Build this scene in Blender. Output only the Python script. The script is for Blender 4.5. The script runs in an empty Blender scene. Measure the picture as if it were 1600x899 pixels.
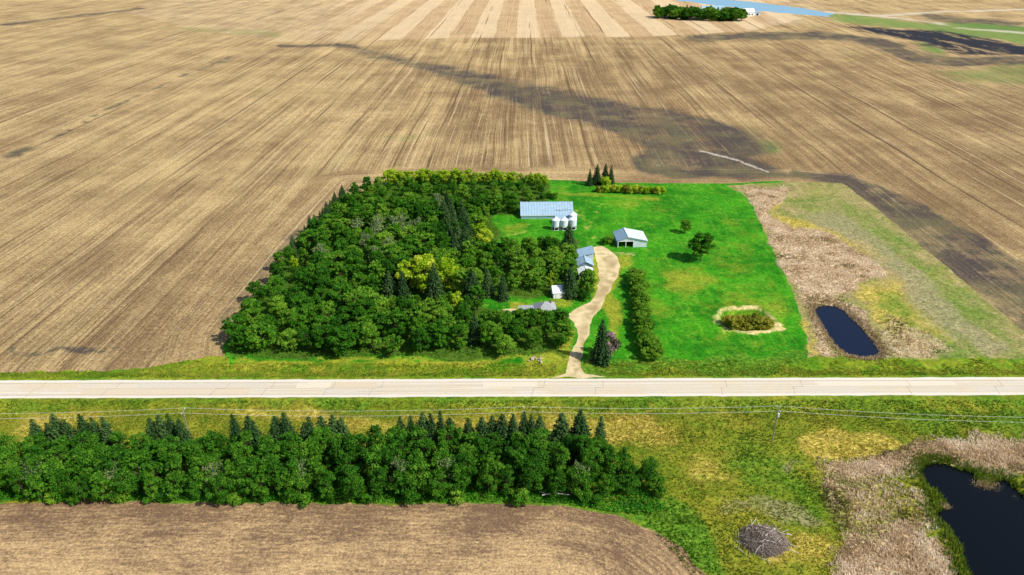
import bpy, bmesh, math, random
import numpy as np
from mathutils import Vector, Matrix, geometry, Euler

# ------------------------------------------------------------------ camera, sky, sun, exposure
scene = bpy.context.scene
COL = scene.collection
CAM_H, FPX, HORIZON = 120.0, 1101.0, -113.0        # metres, focal length and horizon row of the 1600 px photograph
PITCH = math.atan((449.5 - HORIZON) / FPX)
ROLL = math.radians(-0.19)
cd = bpy.data.cameras.new('camera'); cam = bpy.data.objects.new('camera', cd); COL.objects.link(cam)
cd.sensor_width = 36; cd.lens = FPX / 1600 * 36; cd.clip_start = 1; cd.clip_end = 30000
cam.location = (0, 0, CAM_H)
CAMR = Matrix.Rotation(math.pi / 2 - PITCH, 3, 'X') @ Matrix.Rotation(ROLL, 3, 'Z')
cam.rotation_euler = CAMR.to_euler()
scene.camera = cam

SUN_EL, SUN_AZ = math.radians(46), math.radians(-27)     # azimuth measured from +X, negative = towards the camera
sdir = Vector((math.cos(SUN_AZ) * math.cos(SUN_EL), math.sin(SUN_AZ) * math.cos(SUN_EL), math.sin(SUN_EL)))
w = bpy.data.worlds.new('World'); scene.world = w; w.use_nodes = True
nt = w.node_tree; nt.nodes.clear()
sky = nt.nodes.new('ShaderNodeTexSky'); sky.sky_type = 'NISHITA'; sky.sun_disc = False
sky.sun_elevation = SUN_EL; sky.sun_rotation = math.atan2(sdir.x, sdir.y); sky.air_density = 1.0; sky.dust_density = 1.0
bg = nt.nodes.new('ShaderNodeBackground'); bg.inputs[1].default_value = 0.11
wo = nt.nodes.new('ShaderNodeOutputWorld')
nt.links.new(sky.outputs[0], bg.inputs[0]); nt.links.new(bg.outputs[0], wo.inputs[0])
sl = bpy.data.lights.new('sun', 'SUN'); sl.energy = 4.3; sl.angle = math.radians(0.5); sl.color = (1, .95, .86)
so = bpy.data.objects.new('sun', sl); COL.objects.link(so)
so.rotation_euler = sdir.to_track_quat('Z', 'Y').to_euler()
scene.view_settings.view_transform = 'Standard'; scene.view_settings.look = 'None'
scene.view_settings.gamma = 1; scene.view_settings.exposure = 0.25
scene.cycles.max_bounces = 5; scene.cycles.diffuse_bounces = 3; scene.cycles.transparent_max_bounces = 4

# ------------------------------------------------------------------ helpers
rng = np.random.default_rng(7); random.seed(7)
RM = np.array(CAMR)
def lin(c):
    c = c / 255.0
    return c / 12.92 if c <= .04045 else ((c + .055) / 1.055) ** 2.4
def C(r, g, b): return (lin(r), lin(g), lin(b), 1.0)
def P(px, py, z=0.0):
    """photo pixel -> world point on the plane at height z"""
    d = RM @ np.array([(px - 800) / FPX, -(py - 449.5) / FPX, -1.0])
    t = (z - CAM_H) / d[2]
    return np.array([d[0] * t, d[1] * t])
def proj(x, y, z):
    q = np.stack([x, y, z - CAM_H], -1) @ RM
    dz = np.minimum(q[..., 2], -1e-3)
    return 800 + FPX * q[..., 0] / -dz, 449.5 - FPX * q[..., 1] / -dz
def sstep(a, b, x):
    t = np.clip((x - a) / (b - a), 0, 1); return t * t * (3 - 2 * t)
def vnoise(x, y, seed=0):
    xi = np.floor(x).astype(np.int64); yi = np.floor(y).astype(np.int64); fx = x - xi; fy = y - yi
    def h(a, b):
        n = (a * 374761393 + b * 668265263 + seed * 974711) & 0x7fffffff
        n = ((n ^ (n >> 13)) * 1274126177) & 0x7fffffff
        return ((n ^ (n >> 16)) & 0xffff) / 65535.0
    fx = fx * fx * (3 - 2 * fx); fy = fy * fy * (3 - 2 * fy)
    return ((h(xi, yi) * (1 - fx) + h(xi + 1, yi) * fx) * (1 - fy) + (h(xi, yi + 1) * (1 - fx) + h(xi + 1, yi + 1) * fx) * fy) * 2 - 1
def fbm(x, y, seed=0, o=3):
    s = 0; a = .5
    for i in range(o): s = s + a * vnoise(x * 2 ** i, y * 2 ** i, seed + i); a *= .5
    return s
def sdf(px, py, poly):
    """signed distance to polygon, negative inside"""
    poly = np.asarray(poly, float); d2 = np.full(px.shape, 1e18); ins = np.zeros(px.shape, bool)
    for i in range(len(poly)):
        ax, ay = poly[i]; bx, by = poly[(i + 1) % len(poly)]
        ex, ey = bx - ax, by - ay; L = ex * ex + ey * ey + 1e-12
        t = np.clip(((px - ax) * ex + (py - ay) * ey) / L, 0, 1)
        d2 = np.minimum(d2, (px - ax - t * ex) ** 2 + (py - ay - t * ey) ** 2)
        c = (ay > py) != (by > py)
        ins ^= c & (px < ex * (py - ay) / (ey + (1e-12 if ey == 0 else 0)) + ax)
    d = np.sqrt(d2); return np.where(ins, -d, d)
def ldist(px, py, line):
    line = np.asarray(line, float); d2 = np.full(px.shape, 1e18)
    for i in range(len(line) - 1):
        ax, ay = line[i]; bx, by = line[i + 1]; ex, ey = bx - ax, by - ay; L = ex * ex + ey * ey + 1e-12
        t = np.clip(((px - ax) * ex + (py - ay) * ey) / L, 0, 1)
        d2 = np.minimum(d2, (px - ax - t * ex) ** 2 + (py - ay - t * ey) ** 2)
    return np.sqrt(d2)
def W(pts, z=0): return np.array([P(a, b, z) for a, b in pts])

class MB:
    """collects shapes, builds ONE mesh object"""
    def __init__(s): s.v = []; s.f = []
    def add(s, vs, fs):
        n = len(s.v); s.v += [tuple(map(float, q)) for q in vs]; s.f += [tuple(i + n for i in f) for f in fs]
    def box(s, x0, x1, y0, y1, z0, z1):
        s.add([(x0,y0,z0),(x1,y0,z0),(x1,y1,z0),(x0,y1,z0),(x0,y0,z1),(x1,y0,z1),(x1,y1,z1),(x0,y1,z1)],
              [(0,3,2,1),(4,5,6,7),(0,1,5,4),(1,2,6,5),(2,3,7,6),(3,0,4,7)])
    def slab(s, pts, t):
        """polygon given as 3D points, thickened downwards along its normal"""
        p = [Vector(q) for q in pts]; n = (p[1] - p[0]).cross(p[2] - p[0]).normalized()
        if n.z < 0: p.reverse(); n = -n
        k = len(p); s.add(p + [q - n * t for q in p], [tuple(range(k)), tuple(range(2 * k - 1, k - 1, -1))] + [(i, i + k, (i + 1) % k + k, (i + 1) % k) for i in range(k)])
    def tube(s, pts, rads, n=6):
        pts = [Vector(p) for p in pts]; rings = []
        for i, p in enumerate(pts):
            d = (pts[min(i + 1, len(pts) - 1)] - pts[max(i - 1, 0)]).normalized()
            a = d.cross(Vector((0, 0, 1)) if abs(d.z) < .9 else Vector((1, 0, 0))).normalized(); b = d.cross(a)
            rings.append([p + (a * math.cos(2 * math.pi * k / n) + b * math.sin(2 * math.pi * k / n)) * rads[i] for k in range(n)])
        vs = [q for r in rings for q in r]
        fs = [(i * n + k, i * n + (k + 1) % n, (i + 1) * n + (k + 1) % n, (i + 1) * n + k) for i in range(len(pts) - 1) for k in range(n)]
        s.add(vs, fs + [tuple(range(n - 1, -1, -1)), tuple(range((len(pts) - 1) * n, len(pts) * n))])
    def lathe(s, prof, n=20, c=(0, 0)):
        vs = [(c[0] + r * math.cos(2 * math.pi * k / n), c[1] + r * math.sin(2 * math.pi * k / n), z) for r, z in prof for k in range(n)]
        fs = [(i * n + k, i * n + (k + 1) % n, (i + 1) * n + (k + 1) % n, (i + 1) * n + k) for i in range(len(prof) - 1) for k in range(n)]
        s.add(vs, fs + [tuple(range(n - 1, -1, -1)), tuple(range((len(prof) - 1) * n, len(prof) * n))])
    def mesh(s, name):
        m = bpy.data.meshes.new(name); m.from_pydata(s.v, [], s.f); m.update(); return m
    def build(s, name, mat, parent=None, smooth=False):
        return link(name, s.mesh(name), mat, parent, smooth)
def link(name, mesh, mat=None, parent=None, smooth=False):
    if mat and not mesh.materials: mesh.materials.append(mat)
    if smooth: mesh.shade_smooth()
    o = bpy.data.objects.new(name, mesh); COL.objects.link(o)
    if parent: o.parent = parent
    return o
def tag(o, label=None, cat=None, group=None, kind=None):
    if label: o['label'] = label
    if cat: o['category'] = cat
    if group: o['group'] = group
    if kind: o['kind'] = kind
    return o
def thing(name, loc, rz, label, cat, group=None):
    o = bpy.data.objects.new(name, None); COL.objects.link(o); o.location = loc; o.rotation_euler = (0, 0, rz)
    o.empty_display_size = .5
    return tag(o, label, cat, group)
def fastmesh(name, V, F, attrs=None, dom='FACE'):
    """numpy verts, (n,k) faces"""
    m = bpy.data.meshes.new(name); k = F.shape[1]
    m.vertices.add(len(V)); m.vertices.foreach_set('co', V.astype(np.float32).ravel())
    m.loops.add(F.size); m.loops.foreach_set('vertex_index', F.astype(np.int32).ravel())
    m.polygons.add(len(F)); m.polygons.foreach_set('loop_start', np.arange(0, F.size, k, dtype=np.int32))
    for a, (d, vals) in (attrs or {}).items():
        at = m.attributes.new(a, 'FLOAT', d); at.data.foreach_set('value', vals.astype(np.float32))
    m.update(calc_edges=True); m.validate(); return m

# ------------------------------------------------------------------ material graph helper
class G:
    def __init__(s, name):
        s.m = bpy.data.materials.new(name); s.m.use_nodes = True; s.t = s.m.node_tree; s.t.nodes.clear()
        s.out = s.t.nodes.new('ShaderNodeOutputMaterial')
        s.pos = s.n('ShaderNodeNewGeometry').outputs['Position']
    def n(s, k): return s.t.nodes.new(k)
    def put(s, sock, v):
        if isinstance(v, bpy.types.NodeSocket): s.t.links.new(v, sock)
        elif v is not None: sock.default_value = v
    def attr(s, name):
        a = s.n('ShaderNodeAttribute'); a.attribute_name = name; return a.outputs['Fac']
    def math(s, op, a, b=None, c=None, clamp=False):
        q = s.n('ShaderNodeMath'); q.operation = op; q.use_clamp = clamp
        for i, v in enumerate((a, b, c)):
            if v is not None: s.put(q.inputs[i], v)
        return q.outputs[0]
    def vec(s, x, y, z=0.0):
        q = s.n('ShaderNodeCombineXYZ')
        for i, v in enumerate((x, y, z)): s.put(q.inputs[i], v)
        return q.outputs[0]
    def noise(s, scale, detail=3, rough=.55, vec=None, w=0.0, stretch=None):
        q = s.n('ShaderNodeTexNoise'); q.noise_dimensions = '3D'
        v = vec if vec is not None else s.pos
        mp = s.n('ShaderNodeMapping'); s.put(mp.inputs[0], v); mp.inputs[1].default_value = (w * 13.7, w * 7.1, w * 3.3)
        if stretch: mp.inputs[3].default_value = stretch
        s.put(q.inputs['Vector'], mp.outputs[0]); q.inputs['Scale'].default_value = scale
        q.inputs['Detail'].default_value = detail; q.inputs['Roughness'].default_value = rough
        return q.outputs[0]
    def step(s, a, b, v):
        q = s.n('ShaderNodeMapRange'); q.interpolation_type = 'SMOOTHSTEP'
        s.put(q.inputs[0], v); q.inputs[1].default_value = a; q.inputs[2].default_value = b; return q.outputs[0]
    def mix(s, f, a, b, mode='MIX'):
        q = s.n('ShaderNodeMix'); q.data_type = 'RGBA'; q.blend_type = mode; q.clamp_factor = True
        s.put(q.inputs[0], f); s.put(q.inputs[6], a); s.put(q.inputs[7], b); return q.outputs[2]
    def ramp(s, f, stops):
        q = s.n('ShaderNodeValToRGB'); s.put(q.inputs[0], f); e = q.color_ramp.elements
        while len(e) < len(stops): e.new(.5)
        for i, (p, c) in enumerate(stops): e[i].position = p; e[i].color = c
        return q.outputs[0]
    def bump(s, h, strength=.5, dist=.3):
        q = s.n('ShaderNodeBump'); q.inputs['Strength'].default_value = strength; q.inputs['Distance'].default_value = dist
        s.put(q.inputs['Height'], h); return q.outputs[0]
    def bsdf(s, col, rough=.9, normal=None, metal=0, spec=.2, trans=None):
        b = s.n('ShaderNodeBsdfPrincipled'); s.put(b.inputs['Base Color'], col); s.put(b.inputs['Roughness'], rough)
        b.inputs['Metallic'].default_value = metal; b.inputs['Specular IOR Level'].default_value = spec
        if normal is not None: s.put(b.inputs['Normal'], normal)
        o = b.outputs[0]
        if trans:
            t = s.n('ShaderNodeBsdfTranslucent'); s.put(t.inputs[0], col); mx = s.n('ShaderNodeMixShader'); mx.inputs[0].default_value = trans
            s.t.links.new(o, mx.inputs[1]); s.t.links.new(t.outputs[0], mx.inputs[2]); o = mx.outputs[0]
        s.t.links.new(o, s.out.inputs[0]); return s.m

def edge(g, name, amt=.5, scale=.25, lo=.3, hi=.7, w=0.0):
    """a painted ground mask, its rim broken up by noise"""
    n = g.math('ADD', g.math('MULTIPLY', g.noise(scale, 5, .7, w=w), .6), g.math('MULTIPLY', g.noise(scale * .28, 3, .6, w=w + 3), .4))
    k = g.math('MULTIPLY', g.math('SUBTRACT', n, .5), amt * 3.2); a = g.attr(name)
    k = g.math('MULTIPLY', k, g.step(0.0, .12, a))
    return g.step(lo - .1, hi + .15, g.math('ADD', a, k))

# ------------------------------------------------------------------ terrain outlines (photo pixels, turned into ground points)
YR0, YR1 = P(800, 622.5)[1], P(800, 594.5)[1]          # highway edges
YRC, RHW = (YR0 + YR1) / 2, (YR1 - YR0) / 2
POND = W([(1271,484),(1276,478),(1288,475),(1305,476),(1318,482),(1330,493),(1345,507),(1358,522),(1370,538),(1378,548),(1372,556),(1350,558),(1325,554),(1312,545),(1300,532),(1289,515),(1280,500)])
SLOUGH = W([(1436,735),(1445,724),(1462,720),(1480,723),(1500,731),(1522,735),(1530,752),(1545,756),(1556,748),(1570,746),(1584,758),(1600,772),(1680,800),(1760,1000),(1560,1000),(1505,880),(1498,850),(1488,835),(1478,822),(1468,812),(1456,800),(1470,795),(1474,780),(1462,768),(1448,758),(1440,748)])
PIT = W([(1128,484),(1150,481),(1180,481),(1196,485),(1205,499),(1212,513),(1195,517),(1160,518),(1138,514),(1125,505),(1122,493)])
def terrain(x, y):
    x = np.asarray(x, float); y = np.asarray(y, float)
    d = np.abs(y - YRC)
    h = .55 * (1 - sstep(RHW + .6, RHW + 4.5, d))
    dx = np.abs(x - P(903, 580)[0])
    h = h - .45 * np.exp(-((d - RHW - 6) / 2.2) ** 2) * sstep(5, 10, dx)
    h = h + .9 * fbm(x / 170, y / 170, 5, 2) * sstep(400, 520, y)
    for poly, lv, sl_ in ((POND, -.6, .35), (SLOUGH, -.45, .3)):
        near = sdf(x, y, poly); h = np.minimum(h, np.maximum(lv + near * sl_, -1.7))
    s = sdf(x, y, PIT)
    h = h + np.where(s < 3, .35 * np.exp(-((s - 1) / 1.1) ** 2), 0) - 1.5 * sstep(0, -3, s)
    return h
def tz(x, y): return float(terrain(np.array([x]), np.array([y]))[0])

FAR = 9000
def band(y0, y1): return np.array([(-FAR, y0), (FAR, y0), (FAR, y1), (-FAR, y1)])
def dens(poly, jit=0.0, seed=0):
    out = []
    n = len(poly)
    for i in range(n):
        a, b = poly[i], poly[(i + 1) % n]; L = np.hypot(*(b - a)); m = np.hypot(*((a + b) / 2))
        sp = max(1.6, m * .008) if max(abs(a).max(), abs(b).max()) < 2500 else 250
        k = max(1, int(L / sp))
        for j in range(k): out.append(a + (b - a) * j / k)
    out = np.array(out)
    if jit:
        s = np.maximum(1, np.hypot(out[:, 0], out[:, 1]) / 250)
        ok = (np.abs(out).max(1) < 2500)[:, None]
        out = out + ok * (jit * s)[:, None] * np.stack([fbm(out[:, 0] / 4, out[:, 1] / 4, seed + 1), fbm(out[:, 0] / 4, out[:, 1] / 4, seed + 9)], -1) * 2
    return out
DRIVE_PX = [(862,592.5),(880,586),(886,575),(890,562),(896,545),(902,528),(903,515),(897,505),(891,497),(893,487),(905,480),(922,472),(934,455),(936,435),(934,415),(930,398),(926,386),(940,385),(955,392),(966,402),(968,416),(966,430),(955,452),(943,470),(936,483),(926,497),(921,512),(918,530),(911,548),(908,562),(908,575),(914,585),(945,592.5)]
REG = [  # name, outline in world, jitter of the rim; later entries win
    ('far_field', np.vstack([W([(440,66),(700,60),(1000,58),(1180,48),(1300,18),(1250,-20)]), [(900, 2300), (-900, 2300)], W([(200, 20), (300, 45)])]), 0),
    ('lawn', W([(352,568),(350,540),(372,500),(410,450),(455,385),(506,335),(552,304),(606,287),(700,284),(860,281),(960,286),(1140,287),(1215,283),(1245,286),(1245,300),(1180,300),(1190,340),(1215,400),(1243,460),(1262,520),(1268,560),(1268,575),(352,575)]), .5),
    ('marsh', W([(1135,290),(1240,284),(1318,287),(1360,318),(1430,376),(1500,435),(1560,485),(1640,552),(1640,572),(1262,572),(1260,520),(1240,460),(1212,400),(1186,345),(1170,310)]), .5),
    ('roadside_grass', np.vstack([[(-FAR, YR1 - 1)], [(FAR, YR1 - 1)], [(FAR, P(1600, 560)[1])], W([(1640,560),(1270,558),(1200,563),(900,566),(360,566),(352,556),(330,555),(300,560),(262,568),(200,577),(60,580),(-60,580)]), [(-FAR, P(0, 580)[1])]]), 1.1),
    ('meadow', np.array([(-FAR, 20), (FAR, 20), (FAR, YR0 + 1), (-FAR, YR0 + 1)]), 0),
    ('ploughed_field', np.vstack([[(-FAR, 21)], W([(1180,1050),(1130,960),(1103,900),(1070,862),(1020,828),(960,805),(880,791),(800,787),(600,788),(400,787),(200,785),(60,786),(-60,786)]), [(-FAR, P(0, 786)[1])]]), .5),
    ('driveway', W(DRIVE_PX), .6),
    ('house_drive', W([(780,484),(800,482),(818,484),(850,489),(897,490),(900,497),(860,495),(815,491),(785,489)]), .3),
    ('road', np.array([(-FAR, YR0), (-420, YR0), (420, YR0), (FAR, YR0), (FAR, YR1), (420, YR1), (-420, YR1), (-FAR, YR1)]), .16),
    ('river', W([(960,-16),(1100,-3),(1180,4),(1260,14),(1300,22),(1296,27),(1262,24),(1210,20),(1150,13),(1100,7),(1040,-2),(960,-10)]), 1.2),
]
pts, edges, names = [], [], []
for nm, poly, jit in REG:
    q = dens(poly, jit, len(pts)); n0 = len(pts); pts += [tuple(p) for p in q]
    edges += [(n0 + i, n0 + (i + 1) % len(q)) for i in range(len(q))]
    names.append((nm, q))
def grid(x0, x1, y0, y1, st):
    gx, gy = np.meshgrid(np.arange(x0, x1, st), np.arange(y0, y1, st)); k = gx.shape
    return np.stack([gx + rng.uniform(-.35, .35, k) * st, gy + rng.uniform(-.35, .35, k) * st], -1).reshape(-1, 2)
gp = [grid(-210, 210, 84, 420, 2.1)]
a = grid(-620, 620, 40, 720, 6.5); gp.append(a[~((np.abs(a[:, 0]) < 211) & (a[:, 1] > 83) & (a[:, 1] < 421))])
a = grid(-1500, 1500, 30, 1900, 17); gp.append(a[~((np.abs(a[:, 0]) < 622) & (a[:, 1] < 722))])
a = grid(-FAR, FAR, -1500, FAR, 320); gp.append(a[~((np.abs(a[:, 0]) < 1520) & (a[:, 1] > 0) & (a[:, 1] < 1920))])
for poly, rs in ((POND, (-2.5, -1, .4, 1.6)), (SLOUGH, (-2, -.7, .6, 1.6)), (PIT, (-2.6, -1.3, -.3, .6, 1.4, 2.2))):   # extra points on the banks
    c = poly.mean(0); b0 = poly.min(0) - 4; b1 = poly.max(0) + 4
    q = grid(b0[0], b1[0], b0[1], b1[1], 1.0); sd = sdf(q[:, 0], q[:, 1], poly); gp.append(q[(sd > -4) & (sd < 3)])
for dd in (RHW + .6, RHW + 2.5, RHW + 4.5, RHW + 6, RHW + 7.5, RHW + 9.5):
    for s in (-1, 1):
        xs = np.arange(-300, 300, 2.2); gp.append(np.stack([xs, np.full_like(xs, YRC + s * dd)], -1))
gp = np.vstack(gp)
pts += [tuple(p) for p in gp]
res = geometry.delaunay_2d_cdt([Vector(p) for p in pts], edges, [], 0, 1e-4)
V2 = np.array([tuple(v) for v in res[0]]); TRI = np.array(res[2])
GX, GY = V2[:, 0], V2[:, 1]; GZ = terrain(GX, GY)
PX, PY = proj(GX, GY, np.zeros_like(GX))
behind = GY < 25
PX = np.where(behind, 800, PX); PY = np.where(behind, 2500, PY)
cen = V2[TRI].mean(1)
owner = np.full(len(TRI), -1)
for i, (nm, q) in enumerate(names):
    owner[sdf(cen[:, 0], cen[:, 1], q) < 0] = i

# ------------------------------------------------------------------ ground masks: real patches of soil, weed, reed and sand, kept as vertex values
nearw = sstep(290, 640, PY)
wx = PX + (9 + 34 * nearw) * fbm(GX / 22, GY / 22, 31) + (4 + 22 * nearw) * fbm(GX / 6, GY / 6, 33)
wy = PY + (5 + 16 * nearw) * fbm(GX / 22, GY / 22, 47) + (2 + 14 * nearw) * fbm(GX / 6, GY / 6, 49)
M = {}
def paint(name, poly, soft, k=1.0):
    v = k * sstep(soft, -soft, sdf(wx, wy, poly)); M[name] = np.maximum(M.get(name, np.zeros_like(GX)), v)
def streak(name, line, width, k=1.0, warp=False):
    d = ldist(wx if warp else PX, wy if warp else PY, line); v = k * sstep(width, width * .3, d); M[name] = np.maximum(M.get(name, np.zeros_like(GX)), v)
# damp dark soil
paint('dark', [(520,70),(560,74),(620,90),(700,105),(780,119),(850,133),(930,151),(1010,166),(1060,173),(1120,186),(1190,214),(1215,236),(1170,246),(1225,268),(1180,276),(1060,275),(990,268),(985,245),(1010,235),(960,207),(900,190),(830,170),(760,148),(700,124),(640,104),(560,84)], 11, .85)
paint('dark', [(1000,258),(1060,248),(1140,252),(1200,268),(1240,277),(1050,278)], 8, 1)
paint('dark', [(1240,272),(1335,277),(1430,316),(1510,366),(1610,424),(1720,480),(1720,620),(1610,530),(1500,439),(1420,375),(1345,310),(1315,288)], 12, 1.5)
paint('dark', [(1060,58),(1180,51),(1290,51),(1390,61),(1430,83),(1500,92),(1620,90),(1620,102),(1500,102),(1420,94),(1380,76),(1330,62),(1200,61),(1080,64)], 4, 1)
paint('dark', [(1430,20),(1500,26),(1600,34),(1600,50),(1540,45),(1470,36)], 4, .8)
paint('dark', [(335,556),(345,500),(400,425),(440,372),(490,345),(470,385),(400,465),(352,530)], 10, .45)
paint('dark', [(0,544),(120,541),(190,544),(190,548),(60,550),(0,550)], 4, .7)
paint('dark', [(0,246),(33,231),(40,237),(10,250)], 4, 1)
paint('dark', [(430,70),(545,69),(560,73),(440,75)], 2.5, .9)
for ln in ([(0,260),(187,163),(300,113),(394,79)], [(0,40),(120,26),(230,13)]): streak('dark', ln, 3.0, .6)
paint('wet', [(1310,41),(1400,46),(1500,51),(1550,63),(1620,79),(1620,87),(1500,85),(1460,76),(1420,61),(1340,48)], 4, 1)
paint('green', [(1400,40),(1500,37),(1620,41),(1620,74),(1540,60),(1460,52)], 5, 1)
paint('green', [(1290,20),(1400,30),(1480,40),(1400,42),(1300,34)], 4, .8)
paint('green', [(1425,64),(1460,72),(1480,84),(1450,84)], 3, .9)
paint('green', [(200,38),(420,44),(450,60),(300,52)], 6, .45)
paint('green', [(1180,215),(1230,225),(1220,245),(1190,235)], 8, .5)
paint('green', [(560,210),(700,205),(640,225)], 8, .4); paint('green', [(330,150),(440,135),(420,160)], 10, .35)
paint('green', [(1450,110),(1620,95),(1620,140),(1500,130)], 12, .5); paint('green', [(0,290),(60,285),(120,275),(60,310)], 12, .35)
for ln in ([(1290,19),(1380,26),(1460,36),(1520,46),(1620,53)], [(1380,25),(1480,19),(1640,14)], [(1095,236),(1150,250),(1200,269)]): streak('pale', ln, 2.2, .8)
paint('pale', [(1190,22),(1290,34),(1270,38),(1180,40)], 4, .4)
# headland: rows run along the property line
paint('brown', [(640,150),(760,100),(900,75),(1100,66),(1640,100),(1640,420),(1330,280),(1000,285),(700,250)], 60, 1)
paint('brown', [(150,470),(360,330),(520,300),(360,560),(150,560)], 40, .6)
M['head'] = sstep(26, 12, sdf(GX, GY, W([(345,560),(350,520),(455,385),(545,283),(700,279),(1240,279),(1316,287),(1640,552),(1640,575)])))
paint('band', [(400,66),(700,61),(1000,58),(1150,52),(1250,30),(1150,-60),(300,-60)], 3, 1); M['band'] *= sstep(430, 660, PX)
# meadow / marsh
reed = lambda p, s=10, k=1: paint('reed', p, s, k)
reed([(1290,722),(1340,722),(1380,712),(1425,690),(1450,690),(1520,686),(1620,684),(1620,745),(1560,735),(1500,718),(1450,712),(1425,730),(1400,748),(1360,750),(1320,742)])
reed([(1268,722),(1440,712),(1425,745),(1450,800),(1470,830),(1290,840),(1280,780)], 16, .42)
reed([(1275,735),(1300,738),(1310,770),(1300,810),(1285,790)], 10, .7)
reed([(1300,830),(1370,835),(1430,800),(1470,830),(1500,899),(1520,960),(1280,960),(1285,880)], 16, .9)
reed([(1160,292),(1235,292),(1200,330),(1215,345),(1240,357),(1290,365),(1350,400),(1382,428),(1375,440),(1340,452),(1300,462),(1265,480),(1245,462),(1215,400),(1190,350),(1175,320)], 6)
reed([(1245,460),(1290,465),(1330,470),(1385,545),(1395,562),(1370,562),(1330,500),(1280,478),(1270,500),(1300,545),(1310,562),(1290,560),(1262,505)], 6, .9)
reed([(1380,490),(1460,510),(1500,545),(1480,560),(1400,560),(1385,530)], 12, .55)
paint('gold', [(1250,680),(1310,665),(1400,672),(1425,690),(1380,712),(1330,718),(1280,712)], 10, 1)
paint('gold', [(300,640),(500,640),(640,660),(1000,640),(1040,690),(980,700),(700,680),(420,662)], 16, .75)
paint('gold', [(0,650),(80,640),(200,650),(60,690),(0,690)], 14, .7)
paint('gold', [(1300,790),(1360,765),(1420,780),(1400,820),(1320,830)], 16, .5); paint('gold', [(1215,835),(1290,850),(1280,899),(1200,880)], 12, .7)
paint('gold', [(1070,700),(1130,705),(1150,740),(1080,760)], 14, .6)
paint('gold', [(1200,330),(1230,335),(1300,360),(1370,390),(1385,412),(1350,400),(1290,372),(1220,355)], 5, .8); paint('gold', [(1205,302),(1222,300),(1212,335),(1200,325)], 4, .9)
paint('gold', [(1330,455),(1400,440),(1430,480),(1500,520),(1460,545),(1400,525),(1350,490)], 14, .8)
paint('gold', [(1250,500),(1262,505),(1290,560),(1265,560)], 6, .7)
paint('lush', [(1010,790),(1060,760),(1090,800),(1110,850),(1130,899),(1110,899),(1060,850),(1005,820)], 10, 1)
paint('lush', [(900,556),(1270,556),(1270,580),(1100,584),(920,586)], 5, .8)
paint('lush', [(1120,690),(1200,690),(1260,720),(1280,790),(1290,830),(1250,820),(1210,770),(1150,760)], 26, .65)
paint('lush', [(0,622),(1620,618),(1620,640),(1000,641),(300,634),(0,640)], 6, .55)
paint('lush', [(1380,640),(1620,640),(1620,680),(1450,682)], 10, .6)
paint('lush', [(0,765),(1000,765),(1040,800),(960,806),(800,790),(0,790)], 5, 1)
paint('lush', [(1225,310),(1300,300),(1340,320),(1440,395),(1540,475),(1640,552),(1640,570),(1560,560),(1470,500),(1410,440),(1330,370),(1270,345)], 12, .5)
paint('lush', [(1340,470),(1400,450),(1450,500),(1550,540),(1600,562),(1500,562),(1450,530)], 12, .6)
paint('grey', [(1250,330),(1320,330),(1400,400),(1500,480),(1600,545),(1560,550),(1440,480),(1380,420),(1300,365)], 9, .9)
paint('grey', [(1130,790),(1180,770),(1240,785),(1280,830),(1240,830),(1180,800),(1140,810)], 8, .8)
paint('grey', [(1330,745),(1370,750),(1380,800),(1340,800)], 12, .5)
paint('grey', [(1208,715),(1238,715),(1234,732),(1210,730)], 5, .8)
# lawn
paint('yel', [(905,405),(990,395),(1000,415),(975,430),(968,500),(950,560),(930,560),(945,500)], 9, .8)
paint('yel', [(1030,420),(1090,415),(1130,440),(1080,470),(1040,455)], 16, .6); paint('yel', [(870,510),(905,512),(895,560),(835,562),(850,545)], 7, .9)
paint('yel', [(785,473),(830,470),(850,480),(790,485)], 4, .9); paint('yel', [(700,560),(880,556),(880,572),(360,574),(350,566)], 5, .8)
paint('yel', [(780,355),(820,345),(830,352),(775,378)], 6, .5); paint('yel', [(940,310),(1010,305),(1000,330),(950,330)], 10, .45)
paint('yel', [(830,296),(900,300),(1030,306),(1030,312),(900,308)], 4, .6); paint('yel', [(1120,465),(1215,470),(1230,520),(1120,530)], 14, .5)
paint('yel', [(905,455),(930,460),(870,485),(840,478)], 6, .7)
for ln in ([(898,325),(906,338),(912,352),(920,362),(928,376)], [(904,324),(915,345),(921,358),(930,372)], [(940,318),(925,345),(918,360)], [(800,368),(822,362),(828,352)]): streak('track', ln, 1.8, .9)
for ln in ([(897,590),(898,560),(908,535),(910,505),(920,480),(944,450),(952,420),(940,396)], [(906,590),(906,558),(915,525),(920,500),(932,480),(955,446),(962,420),(950,398)]): streak('rut', ln, 3.5, .8)
paint('rut', [(925,470),(940,478),(962,440),(968,405),(955,400),(958,430)], 4, .7)
M['sand'] = sstep(2.4, .8, sdf(GX, GY, PIT) + 4.5 * fbm(GX / 5, GY / 5, 3)) * sstep(-1.5, -.2, sdf(GX, GY, PIT)) * (.55 + .45 * sstep(-.25, .15, fbm(GX / 7, GY / 7, 63)))
M['sand'] = np.maximum(M['sand'], sstep(3.5, 2.5, ldist(PX, PY, [(925,392),(990,398),(985,410)])) * .5)
paint('dirt', [(1000,398),(985,404),(975,420),(968,410)], 6, .5)
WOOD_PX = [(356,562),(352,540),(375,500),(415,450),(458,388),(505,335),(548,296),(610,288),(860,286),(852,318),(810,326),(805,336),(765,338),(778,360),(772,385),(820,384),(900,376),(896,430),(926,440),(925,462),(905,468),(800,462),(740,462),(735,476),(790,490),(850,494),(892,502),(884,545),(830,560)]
paint('wood', WOOD_PX, 5, 1)

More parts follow.
